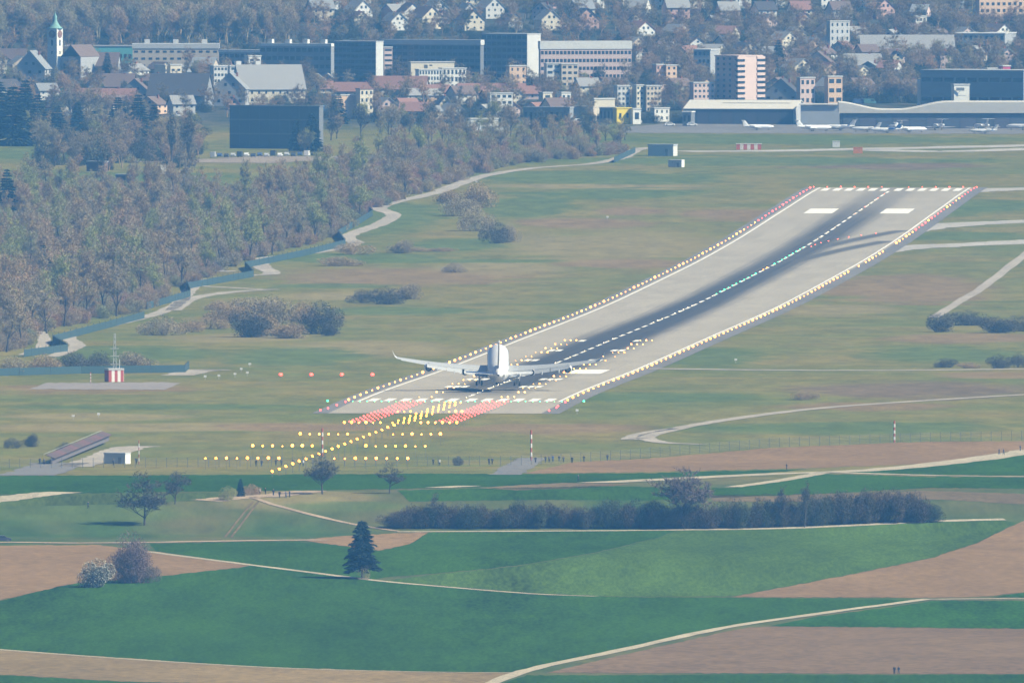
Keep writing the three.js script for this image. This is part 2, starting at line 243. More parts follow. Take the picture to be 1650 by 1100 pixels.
for (let k = 0; k < 12; k++) { const o = (k - 5.5) * 4.5 + Math.sign(k - 5.5) * 0.4; structure('threshold_stripe', rwRect(6, 38, o - 1.25, o + 1.25, 0.15), paint); structure('threshold_stripe', rwRect(3095, 3138, o - 1.3, o + 1.3, 0.15), paint); }
for (let s = 60; s < 3080; s += 50) structure('centreline_stripe', rwRect(s, s + 30, -0.45, 0.45, 0.15), paint);
for (const e of [-1, 1]) {
  const pair = (a, b) => e < 0 ? [-b, -a] : [a, b];
  structure('aiming_point_mark', rwRect(400, 462, ...pair(10.5, 21), 0.15), paint); structure('aiming_point_mark', rwRect(2780, 2845, ...pair(8.8, 19.4), 0.15), paint);
  for (const [s, n] of [[185, 3], [300, 3], [590, 2], [735, 2], [880, 1]]) for (let k = 0; k < n; k++) structure('touchdown_zone_mark', rwRect(s, s + 24, ...pair(7.6 + k * 2.3, 9.4 + k * 2.3), 0.15), paint);
}

// ---------- plants ----------
// Twigs are thin triangles collected in one buffer; limbs are tapered tubes.
class Buf {
  constructor() { this.p = []; this.n = []; }
  tri(a, b, c, n) { this.p.push(a.x, a.y, a.z, b.x, b.y, b.z, c.x, c.y, c.z); if (!n) { n = b.clone().sub(a).cross(c.clone().sub(a)).normalize(); } for (let k = 0; k < 3; k++) this.n.push(n.x, n.y, n.z); }
  sliver(a, dir, len, w, side) { const t = side.clone().multiplyScalar(w / 2), e = a.clone().addScaledVector(dir, len); this.tri(a.clone().sub(t), a.clone().add(t), e); }
  tube(a, b, ra, rb, sides) {
    const d = b.clone().sub(a).normalize(), u = Math.abs(d.y) > 0.9 ? V(1, 0, 0) : V(0, 1, 0), s = u.clone().cross(d).normalize(), t = d.clone().cross(s);
    for (let k = 0; k < sides; k++) { const q = (m) => { const f = m / sides * Math.PI * 2; return s.clone().multiplyScalar(Math.cos(f)).addScaledVector(t, Math.sin(f)); }, n0 = q(k), n1 = q(k + 1), nm = q(k + 0.5);
      const A = a.clone().addScaledVector(n0, ra), B = a.clone().addScaledVector(n1, ra), C = b.clone().addScaledVector(n1, rb), D = b.clone().addScaledVector(n0, rb); this.tri(A, B, C, nm); this.tri(A, C, D, nm); }
  }
  geo() { const g = new THREE.BufferGeometry(); g.setAttribute('position', new THREE.Float32BufferAttribute(this.p, 3)); g.setAttribute('normal', new THREE.Float32BufferAttribute(this.n, 3)); return g; }
}
function rand3(r) { const z = r() * 2 - 1, f = r() * Math.PI * 2, q = Math.sqrt(1 - z * z); return V(q * Math.cos(f), z, q * Math.sin(f)); }
// bare broad-leaved tree of height 1 (scaled where it is planted); limbs fork several times and end in sprays of twigs
function bareTree(seed, { spread = 0.62, up = 0.45, trunk = 0.2, forks = 4, depth = 4, twigs = 5, w = 0.006, buds = 0, low = 0.1, from = 0.45 } = {}) {
  const r = rng(seed), T = new Buf(), C = new Buf(), B = new Buf(), tw = (trunk + low) / 0.3;
  const grow = (a, dir, len, rad, lev) => {
    const bend = rand3(r).multiplyScalar(0.16), mid = a.clone().addScaledVector(dir, len * 0.55).addScaledVector(bend, len * 0.3), d2 = dir.clone().addScaledVector(bend, 0.9).add(V(0, 0.12, 0)).normalize(), end = mid.clone().addScaledVector(d2, len * 0.5);
    const buf = lev < 2 ? T : C, sides = lev === 0 ? 6 : lev === 1 ? 4 : 3;
    buf.tube(a, mid, rad, rad * 0.8, sides); buf.tube(mid, end, rad * 0.8, rad * 0.55, sides);
    if (lev >= depth) {
      for (let k = 0; k < twigs; k++) { const t = r(), q = a.clone().lerp(end, 0.25 + 0.75 * t), td = d2.clone().multiplyScalar(0.7).add(rand3(r).multiplyScalar(0.9)).add(V(0, 0.15, 0)).normalize(), L = (0.035 + 0.05 * r()) * tw; C.sliver(q, td, L, w * tw, rand3(r).cross(td).normalize()); if (r() < buds) { const e = q.clone().addScaledVector(td, L * (0.4 + 0.6 * r())), s = (0.008 + 0.007 * r()) * tw, n = rand3(r), u = rand3(r).cross(n).normalize().multiplyScalar(s), v = n.clone().cross(u); B.tri(e.clone().sub(u), e.clone().add(u), e.clone().add(v)); } }
      return;
    }
    const n = forks + (r() < 0.4 ? 1 : 0) - (lev > 1 ? 1 : 0), f0 = r() * 6.28;
    for (let k = 0; k < n; k++) {
      const lead = k === 0 && lev < 2, f1 = lev ? 0.45 : from, t = lead ? 1 : f1 + (1 - f1) * r(), q = t > 0.55 ? mid.clone().lerp(end, (t - 0.55) / 0.45) : a.clone().lerp(mid, t / 0.55), f = f0 + k * 2.4 + r() * 0.8, s = spread * (lead ? 0.25 : 0.8 + 0.5 * r());
      const side = V(Math.cos(f), 0, Math.sin(f)), nd = d2.clone().multiplyScalar(1 - s * 0.5).addScaledVector(side, s).add(V(0, up * (0.5 + 0.5 * r()), 0)).normalize();
      grow(q, nd, len * (lead ? 0.82 : 0.6 + 0.18 * r()), rad * (lead ? 0.6 : 0.42 + 0.1 * r()), lev + 1);
    }
  };
  grow(V(0, 0, 0), V(0.05 * (r() - 0.5), 1, 0.05 * (r() - 0.5)).normalize(), trunk + low, 0.017 * tw, 0);
  const out = { trunk: T.geo(), crown: C.geo(), buds: B.p.length ? B.geo() : null };
  out.crown.computeBoundingBox(); const top = out.crown.boundingBox.max.y, k = 1 / top; for (const g of [out.trunk, out.crown, out.buds]) if (g) g.scale(k, k, k);
  out.crown.computeBoundingBox(); const b = out.crown.boundingBox; out.half = (b.max.x - b.min.x + b.max.z - b.min.z) / 4; return out;
}
// shrub of height 1: many stems from the ground and dense small twigs and leaves through a lumpy volume
function shrubForm(seed, { wide = 0.9, stems = 34, leaves = 4600, size = 0.06, hollow = 0.25, lumps = 9 } = {}) {
  const r = rng(seed), C = new Buf(), L = [];
  for (let k = 0; k < lumps; k++) { const f = r() * 6.28, q = Math.sqrt(r()) * wide * 0.55, h = 0.2 + 0.5 * r() * (1 - q / wide * 0.6); L.push({ c: V(Math.cos(f) * q, h, Math.sin(f) * q), s: 0.22 + 0.16 * r() }); }
  L.push({ c: V(0, 0.62, 0), s: 0.36 });
  for (let k = 0; k < stems; k++) { const l = L[Math.floor(r() * L.length)], a = V(l.c.x * 0.4 + (r() - 0.5) * 0.15, 0, l.c.z * 0.4 + (r() - 0.5) * 0.15), e = l.c.clone().addScaledVector(rand3(r), l.s * 0.9); if (e.y < 0.1) e.y = 0.1; C.tube(a, e, 0.008, 0.003, 3); }
  for (let k = 0; k < leaves; k++) { const l = L[Math.floor(r() * L.length)], n = rand3(r), p = l.c.clone().addScaledVector(n, l.s * (hollow + (1 - hollow) * Math.cbrt(r()))); if (p.y < 0.02) p.y = 0.02 + 0.1 * r(); const d = rand3(r).add(V(0, 0.35, 0)).normalize(); C.sliver(p, d, size * (0.7 + 1.2 * r()), size * (0.16 + 0.2 * r()), rand3(r).cross(d).normalize()); }
  const g = C.geo(); g.computeBoundingBox(); const k = 1 / g.boundingBox.max.y; g.scale(k, k, k); return g;
}
// spruce or fir of height 1: drooping boughs in uneven whorls, each a spray of needle clumps
function conifer(seed, { base = 0.14, wide = 0.25, whorls = 18, boughs = 9, ragged = 0.4, sprays = 10, power = 0.85, clump = 1 } = {}) {
  const r = rng(seed), T = new Buf(), C = new Buf();
  T.tube(V(0, 0, 0), V(0, 0.55, 0), 0.018, 0.01, 6); T.tube(V(0, 0.55, 0), V(0, 0.985, 0), 0.01, 0.002, 5);
  for (let w = 0; w < whorls; w++) {
    const y = base + (0.97 - base) * Math.pow(w / (whorls - 1), 0.95) + (r() - 0.5) * 0.015, reach = wide * Math.pow(1 - (y - base) / (1.0 - base), power) * (1 - 0.35 * ragged * r()) + 0.012, f0 = r() * 6.28;
    for (let b = 0; b < boughs; b++) {
      const f = f0 + b / boughs * 6.28 + (r() - 0.5) * 0.6, L = reach * (1 - ragged * r()), out = V(Math.cos(f), 0, Math.sin(f)), a = V(0, y, 0), tip = a.clone().addScaledVector(out, L).add(V(0, -L * (0.18 + 0.25 * r()) + 0.02, 0));
      T.tube(a, tip, 0.004, 0.0012, 3);
      for (let s = 0; s < sprays; s++) { const t = 0.2 + 0.8 * (s + r()) / sprays, p = a.clone().lerp(tip, t), side = V(-out.z, 0, out.x).multiplyScalar(r() < 0.5 ? 1 : -1), d = out.clone().multiplyScalar(0.7 + 0.4 * r()).addScaledVector(side, 0.25 + 0.7 * r()).add(V(0, -0.45 + 0.55 * r(), 0)).normalize(), len = clump * (0.045 + 0.045 * r()) * (0.6 + L / wide), n = rand3(r).cross(d).normalize(); C.sliver(p, d, len, len * 0.55, n); C.sliver(p, d.clone().add(V(0, -0.35, 0)).normalize(), len * 0.9, len * 0.5, n.clone().cross(d).normalize()); }
    }
  }
  for (let k = 0; k < 14; k++) C.sliver(V(0, 0.93 + 0.06 * r(), 0), rand3(r).add(V(0, 1.1, 0)).normalize(), 0.035, 0.014, rand3(r));
  return { trunk: T.geo(), crown: C.geo(), buds: null, half: wide };
}
const BARK = M([0.075, 0.062, 0.055], 1), LEAF = (c) => M(c, 1);
const TW = { brown: LEAF([0.36, 0.255, 0.125]), grey: LEAF([0.33, 0.265, 0.15]), pink: LEAF([0.40, 0.26, 0.14]), olive: LEAF([0.31, 0.30, 0.085]), dark: LEAF([0.095, 0.085, 0.055]), green: LEAF([0.18, 0.26, 0.08]), lime: LEAF([0.36, 0.40, 0.10]), fir: LEAF([0.018, 0.038, 0.026]), hedge: LEAF([0.085, 0.06, 0.034]), hedgeGreen: LEAF([0.055, 0.065, 0.024]), white: LEAF([0.75, 0.72, 0.60]), red: LEAF([0.34, 0.20, 0.20]) };
const TREES = [0, 1, 2, 3, 4, 5].map((k) => bareTree(100 + k, { spread: 0.42 + 0.05 * k, up: 0.7, from: 0.25, trunk: 0.14, twigs: 9, w: 0.0062, depth: 4, forks: 4, buds: 0.25 }));
const SLIM = [0, 1].map((k) => bareTree(140 + k, { spread: 0.32, up: 0.9, twigs: 5, w: 0.009, forks: 4, buds: 0.3 }));
const FIRS = [0, 1, 2].map((k) => conifer(200 + k, { wide: 0.2 + 0.035 * k, base: 0.05 }));
const BUSH = [0, 1, 2, 3].map((k) => shrubForm(300 + k, { wide: 0.8 + 0.15 * k }));
console.log('tree triangles', TREES.map((t) => (t.trunk.attributes.position.count + t.crown.attributes.position.count) / 3), BUSH.map((g) => g.attributes.position.count / 3), FIRS.map((t) => t.crown.attributes.position.count / 3));
function plantTree(form, name, px, py, tall, mat, label, category, group, budMat, wide = 1, turn = 0) {
  const t = thing(name, label, category, group), g = put(t, px, py, -0.15);
  const h = tall / PX(g.d); t.scale.set(h * wide, h, h * wide); t.rotation.y = turn;
  part(t, 'trunk', form.trunk, BARK); const c = part(t, 'crown', form.crown, mat); if (form.buds && budMat) part(c, 'leaf_buds', form.buds, budMat).userData.kind = 'stuff';
  return t;
}
function plantBush(geo, name, px, py, tallPx, widePx, mat, label, category, group, turn = 0) {
  const m = solo(name, geo, mat, label, category, group), g = put(m, px, py, -0.12); geo.boundingBox ?? geo.computeBoundingBox(); const b = geo.boundingBox, s = PX(g.d);
  m.scale.set(widePx / s / (b.max.x - b.min.x), tallPx / s, widePx / s / (b.max.z - b.min.z)); m.rotation.y = turn; return m;
}
// single trees and bushes of the near fields
const near = (k, o) => bareTree(k, { twigs: 4, w: 0.009, depth: 4, forks: 4, up: 0.3, ...o });
const BIG = near(501, { spread: 0.8, trunk: 0.1, low: 0.08, forks: 5, twigs: 7, from: 0.35 });
plantTree(BIG, 'bare_tree', 232, 846, 92, TW.dark, 'broad bare tree casting a long shadow on the grassy slope', 'tree', null, null, 1.25, 1);
plantTree(near(502, { spread: 0.8, twigs: 6, forks: 5 }), 'bare_tree', 281, 812, 58, TW.dark, 'smaller bare tree behind the broad bare tree on the slope', 'tree', null, null, 1.2);
plantTree(near(503, { spread: 0.8, trunk: 0.08, low: 0.1, twigs: 5, forks: 5 }), 'bare_tree', 519, 796, 76, TW.dark, 'forked bare tree standing before the approach light row', 'tree', null, null, 1.1, 0.5);
plantTree(near(504, { spread: 0.9, trunk: 0.08, low: 0.12, twigs: 5, forks: 5 }), 'bare_tree', 627, 795, 54, TW.dark, 'small wide bare tree right of the approach light row', 'tree', null, null, 1.1, 2);
{ const t = thing('bare_tree', 'dense reddish bare tree beside the white blossoming bush', 'tree'), g = put(t, 208, 939, -0.15), q = PX(g.d); t.scale.set(92 / q / 1.25, 90 / q, 92 / q / 1.25); part(t, 'stems', bareTree(505, { spread: 0.5, up: 0.6, twigs: 2, forks: 5, trunk: 0.06, low: 0.05, from: 0.1, depth: 3 }).trunk, BARK); part(t, 'twigs', shrubForm(83, { wide: 0.62, stems: 90, leaves: 8000, size: 0.045, lumps: 12, hollow: 0.1 }), LEAF([0.19, 0.125, 0.115])); }
plantBush(BUSH[3], 'shrub', 236, 939, 40, 52, LEAF([0.14, 0.11, 0.085]), 'low brown shrub at the right foot of the reddish tree', 'shrub');
plantTree(near(506, { spread: 0.8, twigs: 7, trunk: 0.08, low: 0.06, forks: 5, up: 0.5 }), 'bare_tree', 1103, 852, 106, LEAF([0.17, 0.125, 0.105]), 'tall spreading bare tree rising above the long hedge', 'tree', null, null, 1.35, 0.2);
plantTree(near(507, { spread: 0.35, up: 0.9 }), 'bare_tree', 1297, 850, 80, TW.dark, 'slim upright bare tree in the right half of the hedge', 'tree', null, null, 0.9);
plantTree(near(508, { spread: 0.4, up: 0.8 }), 'bare_tree', 1262, 850, 72, TW.dark, 'grey bare tree left of the slim upright hedge tree', 'tree', null, null, 0.9, 2);
plantTree(near(509, { spread: 0.6 }), 'bare_tree', 706, 852, 62, TW.dark, 'pale bare tree near the left end of the hedge', 'tree', null, null, 1, 2);
const spruce = conifer(77, { base: 0.22, wide: 0.36, whorls: 26, boughs: 9, ragged: 0.6, sprays: 14, power: 0.62, clump: 0.85 });
plantTree(spruce, 'spruce_tree', 583, 932, 95, TW.fir, 'lone dark spruce beside the field path', 'tree', null, null, 1.0, 0.4);
plantBush(shrubForm(81, { leaves: 900, wide: 0.8, size: 0.05 }), 'shrub', 588, 934, 26, 26, TW.grey, 'small grey shrub at the foot of the lone spruce', 'shrub');
const blossom = thing('blossoming_bush', 'rounded bush with white blossom at the edge of the green field', 'bush');
{ const g = put(blossom, 157, 946, -0.1), s = PX(g.d); blossom.scale.set(82 / s / 1.7, 50 / s, 82 / s / 1.7); part(blossom, 'branches', shrubForm(82, { leaves: 6000, wide: 0.85, size: 0.06 }), LEAF([0.075, 0.078, 0.05])); part(blossom, 'blossom', shrubForm(82, { leaves: 2600, wide: 0.86, size: 0.045, hollow: 0.85, stems: 1 }), TW.white); }
plantTree(FIRS[2], 'fir_tree', 387, 800, 30, TW.fir, 'dark fir among bushes beside the sandy lookout', 'tree', null, null, 1.1);
plantBush(BUSH[1], 'shrub', 368, 806, 26, 34, TW.olive, 'olive shrub left of the small fir at the lookout', 'shrub');
plantBush(BUSH[2], 'shrub', 405, 797, 20, 34, TW.pink, 'reddish shrub right of the small fir at the lookout', 'shrub');
plantBush(BUSH[0], 'shrub', 738, 750, 18, 22, TW.dark, 'dark round shrub beside the wire fence', 'shrub');
// the long hedge
{
  const r = rng(61), mats = [TW.hedge, TW.hedgeGreen, TW.hedge, TW.hedge, TW.hedgeGreen, TW.dark];
  const forms = [0, 1, 2, 3].map((k) => shrubForm(350 + k, { leaves: 6500, wide: 0.85, size: 0.06, lumps: 12 }));
  const top = (x) => { const P = [[620, 20], [655, 36], [700, 40], [760, 38], [860, 45], [930, 48], [1000, 44], [1040, 38], [1080, 44], [1150, 46], [1210, 44], [1280, 48], [1350, 50], [1420, 52], [1480, 48], [1512, 22]]; for (let i = 0; i < P.length - 1; i++) if (x <= P[i + 1][0]) return lerp(P[i][1], P[i + 1][1], (x - P[i][0]) / (P[i + 1][0] - P[i][0])); return 20; };
  for (let x = 632; x < 1512; x += 13 + 5 * r()) { const y = 853 - 10 * sstep(1150, 1510, x), tall = top(x) * (0.8 + 0.5 * r()); plantBush(forms[Math.floor(r() * 4)], 'hedge_shrub', x, y - 1.2 - 2 * r(), tall, 40 + 22 * r(), mats[Math.floor(r() * mats.length)], 'leafless shrub in the long dark hedge along the field', 'shrub', 'shrubs of the long hedge', r() * 6); }
}
// bushes of the airfield meadow: [x, base y, height, width, tone, where]
for (const [x, y, h, w, m, where] of [
  [262, 540, 32, 66, 'grey', 'leftmost of the big meadow thicket'], [350, 500, 18, 46, 'brown', 'upper left of the big meadow thicket'], [340, 530, 20, 60, 'brown', 'low middle of the big meadow thicket'], [395, 543, 42, 66, 'dark', 'front middle of the big meadow thicket'], [440, 522, 46, 70, 'grey', 'tall middle of the big meadow thicket'], [470, 545, 26, 60, 'brown', 'front right of the big meadow thicket'], [518, 538, 52, 78, 'dark', 'darkest and rightmost of the big meadow thicket'], [527, 541, 22, 28, 'dark', 'small clump in front of the darkest bush'], [370, 518, 30, 70, 'brown', 'left centre of the big meadow thicket'], [425, 540, 36, 60, 'brown', 'front centre of the big meadow thicket'], [400, 505, 26, 80, 'grey', 'back centre of the big meadow thicket'], [300, 535, 22, 60, 'brown', 'low between the two left thicket bushes'], [490, 520, 36, 60, 'brown', 'behind the darkest thicket bush'],
  [582, 488, 22, 42, 'dark', 'left of the thicket row in mid meadow'], [618, 490, 28, 56, 'dark', 'middle of the thicket row in mid meadow'], [662, 482, 26, 48, 'grey', 'right of the thicket row in mid meadow'], [733, 439, 17, 40, 'grey', 'alone on the brown strip of meadow'], [652, 408, 22, 40, 'grey', 'beside the path below the wood'], [570, 410, 22, 60, 'brown', 'left of the path below the wood'], [545, 428, 16, 70, 'brown', 'low on the green meadow below the wood'], [675, 405, 8, 50, 'brown', 'lowest beside the path below the wood'], [715, 405, 7, 44, 'brown', 'flat on the straw patch'],
  [740, 348, 36, 60, 'grey', 'left in the bush belt beside the meadow'], [770, 335, 42, 60, 'brown', 'upper in the bush belt beside the meadow'], [765, 372, 38, 54, 'grey', 'middle in the bush belt beside the meadow'], [800, 392, 36, 48, 'dark', 'lower in the bush belt beside the meadow'], [820, 390, 30, 34, 'grey', 'rightmost in the bush belt beside the meadow'], [725, 328, 22, 40, 'brown', 'leftmost in the bush belt beside the meadow'],
  [1510, 535, 30, 40, 'dark', 'left end of the dark thicket by the service road'], [1555, 524, 24, 70, 'dark', 'middle of the dark thicket by the service road'], [1600, 536, 26, 60, 'dark', 'lower middle of the dark thicket by the service road'], [1640, 534, 26, 60, 'dark', 'right end of the dark thicket by the service road'], [1527, 592, 16, 34, 'dark', 'left of the low bushes at the right edge'], [1560, 593, 10, 34, 'brown', 'lowest of the low bushes at the right edge'], [1608, 593, 22, 34, 'dark', 'middle of the low bushes at the right edge'], [1642, 592, 24, 40, 'dark', 'last of the low bushes at the right edge'], [1298, 644, 16, 40, 'brown', 'beside the brown soil patch'], [18, 722, 18, 26, 'dark', 'leftmost by the sunken bunker'], [52, 720, 22, 24, 'dark', 'tall one left of the sunken bunker'], [105, 727, 16, 26, 'dark', 'just behind the sunken bunker'],
  [20, 604, 30, 60, 'grey', 'left in the scrub before the wood'], [70, 602, 32, 60, 'brown', 'second in the scrub before the wood'], [118, 600, 34, 60, 'dark', 'third in the scrub before the wood'], [160, 598, 32, 56, 'dark', 'fourth in the scrub before the wood'], [210, 596, 30, 60, 'grey', 'rightmost in the scrub before the wood'],
]) plantBush(BUSH[Math.floor(hash2(x, y, 4) * 4)], 'meadow_bush', x, y, h * 1.12, w * 1.3, TW[m], 'leafless bush, ' + where, 'bush', 'bushes on the airfield meadow', hash2(x, y, 5) * 6);
// the wood left of the runway: single trees over an undergrowth
const inside = (x, y, poly) => { let c = false; for (let i = 0, j = poly.length - 1; i < poly.length; j = i++) { const [a, b] = poly[i], [e, f] = poly[j]; if ((b > y) !== (f > y) && x < (e - a) * (y - b) / (f - b) + a) c = !c; } return c; };
const WOOD = [[-30, 575], [40, 562], [60, 545], [95, 528], [225, 503], [300, 462], [345, 440], [395, 425], [470, 404], [545, 380], [600, 338], [690, 312], [760, 284], [830, 266], [1000, 248], [1008, 238], [900, 234], [700, 238], [560, 262], [480, 300], [400, 316], [330, 306], [240, 300], [120, 300], [50, 306], [-30, 316]];
{
  const r = rng(9), spots = [];
  for (let k = 0; k < 9000 && spots.length < 285; k++) { const x = lerp(-30, 1008, r()), y = lerp(234, 575, r()); if (inside(x, y, WOOD) && !spots.some((s) => Math.abs(s[0] - x) < 17 && Math.abs(s[1] - y) < 9)) spots.push([x, y]); }
  const mats = ['brown', 'grey', 'brown', 'olive', 'grey', 'pink', 'grey', 'brown', 'grey'], buds = [null, TW.pink, TW.olive, null, TW.green, TW.brown, TW.grey];
  for (const [x, y] of spots) {
    const tall = lerp(52, 96, sstep(250, 560, y)) * (0.75 + 0.5 * r()), f = TREES[Math.floor(r() * TREES.length)], m = mats[Math.floor(r() * mats.length)], lime = r() < 0.2;
    plantTree(f, 'wood_tree', x, y, tall, TW[lime ? 'olive' : m], lime ? 'bare tree with fresh yellow-green buds in the wood' : 'bare tree in the brown leafless wood left of the runway', 'tree', lime ? 'budding trees of the wood' : 'bare trees of the wood', lime ? TW.lime : buds[Math.floor(r() * buds.length)], 1.0 + 0.35 * r(), r() * 6);
  }
  const n = 2600, und = new THREE.InstancedMesh(BUSH[0], TW.grey, n), m4 = new THREE.Matrix4(), q = new THREE.Quaternion(), c = new THREE.Color(); let k = 0; und.name = 'undergrowth';
  for (let t = 0; t < 40000 && k < n; t++) { const x = lerp(-30, 1008, r()), y = lerp(234, 575, r()); if (!inside(x, y, WOOD)) continue; const g = G(x, y), h = (2.5 + 4 * r()); m4.compose(V(g.x, g.y - 0.2, g.z), q.setFromAxisAngle(V(0, 1, 0), r() * 6), V(h * 1.2, h, h * 1.2)); und.setMatrixAt(k, m4); und.setColorAt(k++, c.setRGB(0.75 + 0.3 * r(), 0.7 + 0.3 * r(), 0.65 + 0.3 * r())); }
  und.count = k; tag(und, 'brown leafless undergrowth on the floor of the wood', 'undergrowth', null, 'stuff'); scene.add(und);
}
for (const [f, x, y, h, w, m, l] of [[2, 10, 352, 80, 1.1, 'fir', 'tall dark fir at the left edge of the wood'], [1, 68, 450, 56, 1.5, 'fir', 'dark broad fir standing inside the wood'], [0, 20, 235, 96, 1.6, 'fir', 'large dark fir below the town at the left edge'], [2, 60, 232, 80, 1.3, 'fir', 'second dark fir below the town at left'], [1, 125, 226, 62, 1.4, 'fir', 'dark fir below the brown roofs'], [2, 190, 222, 66, 1.5, 'fir', 'dark fir right of the brown roofs'], [0, 222, 222, 70, 1.6, 'fir', 'broad dark fir before the red gable house'], [1, 172, 128, 44, 1.2, 'fir', 'dark fir beside the big brown church roof'], [2, 1255, 108, 44, 1.3, 'fir', 'pointed dark fir behind the airport hangar'], [0, 503, 244, 62, 1.5, 'fir', 'dark fir at the right end of the dark hall'], [1, 478, 243, 50, 1.4, 'fir', 'dark fir before the dark hall'], [2, 740, 120, 40, 1.3, 'fir', 'dark fir between the two office towers'], [0, 1040, 118, 40, 1.5, 'fir', 'dark fir left of the pink corner house'], [1, 960, 150, 44, 1.4, 'fir', 'dark fir behind the cream flat box'], [2, 545, 200, 50, 1.4, 'fir', 'dark fir under the beige house wall'], [1, -4, 214, 84, 1.7, 'fir', 'dark fir cut by the left frame edge'], [0, 40, 205, 76, 1.6, 'fir', 'dark fir behind the two large firs at left'], [2, 92, 236, 66, 1.4, 'fir', 'dark fir between bare trees left of the brown roofs'], [1, 150, 232, 54, 1.4, 'fir', 'low dark fir under the reddish farmhouse'], [0, 248, 226, 58, 1.5, 'fir', 'dark fir left of the poplars']]) plantTree(FIRS[f], 'fir_tree', x, y, h, TW[m], l, 'tree', null, null, w, x);
for (const [x, y, h, l] of [[275, 278, 106, 'left of two tall slim poplars below the town'], [302, 276, 112, 'right of two tall slim poplars below the town']]) plantTree(SLIM[x % 2], 'poplar_tree', x, y, h, TW.dark, l, 'tree', null, TW.brown, 0.8, x);
// trees before and between the houses
{
  const r = rng(21), P = [];
  const rows = [[60, 325, 232, 282, 34, 48, 70], [452, 515, 243, 246, 6, 30, 48], [520, 830, 200, 232, 30, 36, 56], [830, 1010, 212, 236, 18, 30, 46], [-20, 240, 185, 225, 26, 40, 60], [-20, 540, 130, 175, 26, 24, 40], [540, 1000, 120, 190, 40, 22, 38], [1000, 1350, 100, 170, 26, 22, 36], [1350, 1660, 95, 168, 36, 24, 40], [420, 1660, 5, 60, 48, 22, 42]];
  for (const [x0, x1, y0, y1, n, h0, h1] of rows) for (let k = 0; k < n; k++) P.push([lerp(x0, x1, r()), lerp(y0, y1, r()), lerp(h0, h1, r())]);
  const mats = ['brown', 'grey', 'dark', 'olive', 'dark', 'grey'];
  for (const [x, y, h] of P) plantTree(TREES[Math.floor(r() * 6)], 'town_tree', x, y, h, TW[mats[Math.floor(r() * 6)]], 'bare tree among the houses of the town', 'tree', 'bare trees of the town', r() < 0.5 ? TW.olive : TW.dark, 1.1 + 0.5 * r(), r() * 6);
}
// smaller growth between the houses, too much of it to count
{
  const r = rng(44), n = 1650, w = new THREE.InstancedMesh(mergeGeometries([TREES[4].trunk, TREES[4].crown]), TW.grey, n), b = new THREE.InstancedMesh(BUSH[2], TW.hedgeGreen, n), m4 = new THREE.Matrix4(), q = new THREE.Quaternion(), c = new THREE.Color(); w.name = 'town_greenery'; b.name = 'garden_shrubs';
  for (const o of [w, b]) for (let k = 0; k < n; k++) { const z = r(), x = z < 0.05 ? lerp(60, 325, r()) : z < 0.27 ? lerp(1000, 1710, r()) : lerp(-60, 1710, r()), y = z < 0.05 ? lerp(215, 275, r()) : z < 0.27 ? lerp(45, 160, r()) : z < 0.62 ? lerp(-20, 62, r()) : lerp(60, 200, r()), g = G(x, x > 1110 ? Math.min(y, 166) : y), h = o === w ? 7 + 7 * r() : 2.5 + 4 * r(); m4.compose(V(g.x, g.y - 0.3, g.z), q.setFromAxisAngle(V(0, 1, 0), r() * 6), V(h * 1.3, h, h * 1.3)); o.setMatrixAt(k, m4); const a = 0.45 + 0.6 * r(); o.setColorAt(k, c.setRGB(a * (1 + 0.3 * r()), a, a * 0.95)); }
  scene.add(tag(w, 'dark leafless trees filling the gaps between the houses', 'trees', null, 'stuff'), tag(b, 'dark garden shrubs filling the gaps between the houses', 'shrubs', null, 'stuff'));
}
// the wooded hillside above the town reads as one mass
{
  const r = rng(33), n = 1500, w = new THREE.InstancedMesh(mergeGeometries([TREES[1].trunk, TREES[1].crown]), TW.grey, n), m4 = new THREE.Matrix4(), q = new THREE.Quaternion(), c = new THREE.Color(); w.name = 'hillside_wood';
  for (let k = 0; k < n; k++) { const left = k < 900, x = left ? lerp(-60, 470, r()) : lerp(-60, 1710, r()), y = left ? lerp(-60, 72, Math.pow(r(), 0.8)) : lerp(-60, 2, r()); const g = G(x, y), h = 12 + 8 * r(); m4.compose(V(g.x, g.y - 0.3, g.z), q.setFromAxisAngle(V(0, 1, 0), r() * 6), V(h * 1.3, h, h * 1.3)); w.setMatrixAt(k, m4); const b = 0.75 + 0.6 * r(); w.setColorAt(k, c.setRGB(b * (0.9 + 0.3 * r()), b, b * 0.95)); }
  tag(w, 'leafless wood covering the hillside behind the church', 'wood', null, 'stuff'); scene.add(w);
}

// ---------- airfield lights ----------
// Each is a lit lamp head on its own fitting, burning in daylight.
const lampMat = (c) => new THREE.MeshStandardMaterial({ color: rgb(...c.map((v) => 0.04 + 0.02 * v)), roughness: 0.4, emissive: rgb(...c), emissiveIntensity: 1 });
const LM = { warm: lampMat([11, 2.9, 0.32]), soft: lampMat([8, 2.8, 0.6]), gold: lampMat([12, 3.3, 0.2]), amber: lampMat([10, 1.8, 0.15]), red: lampMat([9, 0.34, 0.25]), rose: lampMat([6, 0.32, 0.27]), green: lampMat([0.15, 4.5, 1.6]), white: lampMat([4, 3.2, 2.2]), papi: lampMat([9, 0.34, 0.2]) };
const fitting = M([0.45, 0.35, 0.10], 0.6), postMat = M([0.42, 0.42, 0.42], 0.6), yellowPost = M([0.16, 0.16, 0.13], 0.7);
const GLOBE = new THREE.SphereGeometry(1, 10, 8), STEM = new THREE.CylinderGeometry(0.04, 0.06, 1, 6).translate(0, 0.5, 0), PUCK = new THREE.CylinderGeometry(0.3, 0.42, 0.16, 10).translate(0, 0.08, 0);
